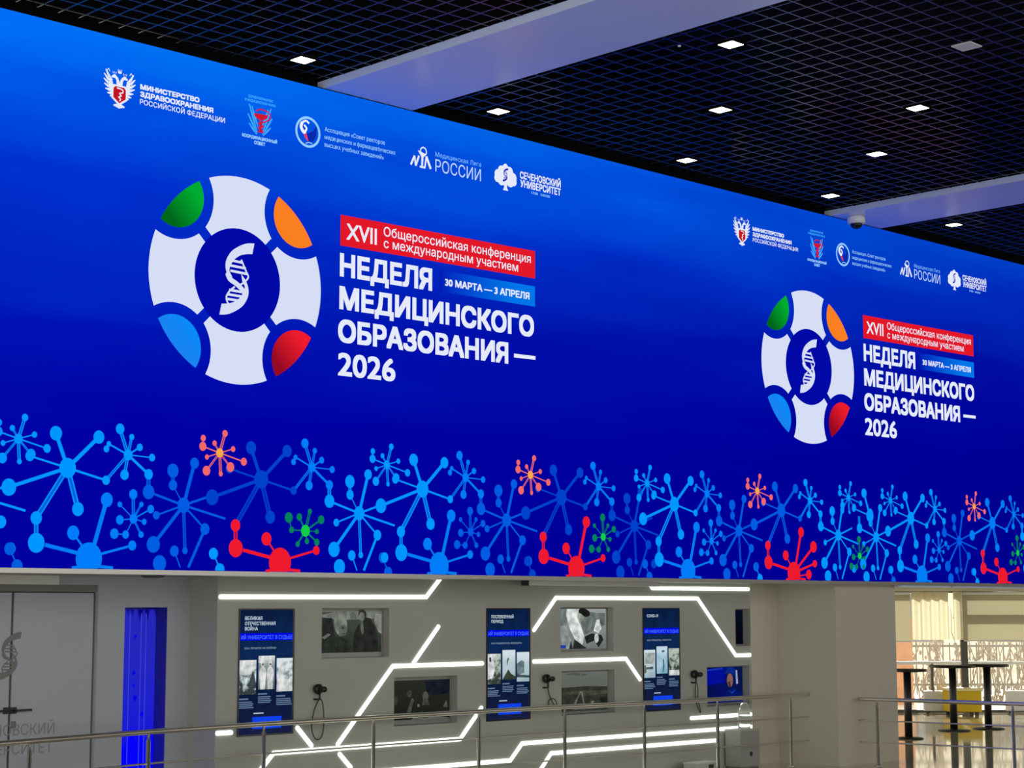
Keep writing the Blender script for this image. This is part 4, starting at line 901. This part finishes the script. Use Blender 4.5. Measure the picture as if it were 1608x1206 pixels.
# outdoors
g = MB(); bbox(g, -10, 40, WD + .2, WD + 40, -.2, .012, pbr('pale_paving', (206, 196, 170), .8, vary=.2, vscale=.8)); o = g.build('ground'); o['kind'] = 'structure'
tag(bbox(MB(), 5.2, 8.15, 37.4, 38.2, 0, 1.75, pbr('orange_brick', (214, 150, 96), .8, vary=.15, vscale=6)).build('brick_parapet'), 'low orange brick wall outside the window next to the grey pier edge', 'brick wall')
def bush(s0, s1, d0, z1, seed, n, rgb):
    r = random.Random(seed); mb = MB(); m = pbr('twig_%d' % seed, rgb, .9, vary=.3, vscale=4)
    for k in range(n):
        s = r.uniform(s0, s1); d = d0 + r.uniform(-.5, .5); P = [bay(d, s, 0)]
        z = 0
        while z < z1 * r.uniform(.6, 1.1):
            z += r.uniform(.15, .35); s += r.uniform(-.12, .12); d += r.uniform(-.1, .1); P.append(bay(d, s, z))
        if len(P) > 2: mb.tube(P, [.016 * (1 - .7 * i / len(P)) for i in range(len(P))], m, 5)
        for q in range(10):
            a = P[r.randrange(len(P))]; mb.obox(a + Vector((r.uniform(-.1, .1), r.uniform(-.1, .1), r.uniform(-.1, .1))), (r.random(), r.random(), 1), (1, -r.random(), r.random()), (r.random(), 1, -1), .045, .03, .004, m)
    return mb
tag(bush(8.2, 14.0, 39.0, 2.6, 5, 100, (158, 144, 118)).build('hedge'), 'dry brown hedge of bare twigs outside the window', 'hedge', kind='stuff')
mb = thing('building', 'pale sunlit building far beyond the hedge', 'building', bay(58, 12, 0)); mb.rotation_euler.z = math.atan2(WIN_R.y, WIN_R.x)
MB().box((-12, 0, 0), (12, 4, 6), pbr('pale_facade', (240, 230, 204), .8)).build('wall', mb)
for k in range(8): MB().box((-11 + 2.8 * k, -.03, .9), (-9.6 + 2.8 * k, 0, 2.4), pbr('facade_window', (120, 128, 130), .15)).build('window', mb)
t = thing('fence', 'grey metal fence of thin upright bars outside behind the hedge', 'fence', bay(41, 11, 0)); t.rotation_euler.z = math.atan2(WIN_R.y, WIN_R.x)
M_fence = pbr('fence_grey', (120, 116, 104), .6)
for z in (.25, 1.1): MB().box((-3.5, -.02, z), (4.0, .02, z + .05), M_fence).build('rail', t)
fb = MB()
for k in range(50): fb.box((-3.5 + .15 * k, -.012, .05), (-3.475 + .15 * k, .012, 1.2), M_fence)
fb.build('bar_row', t)
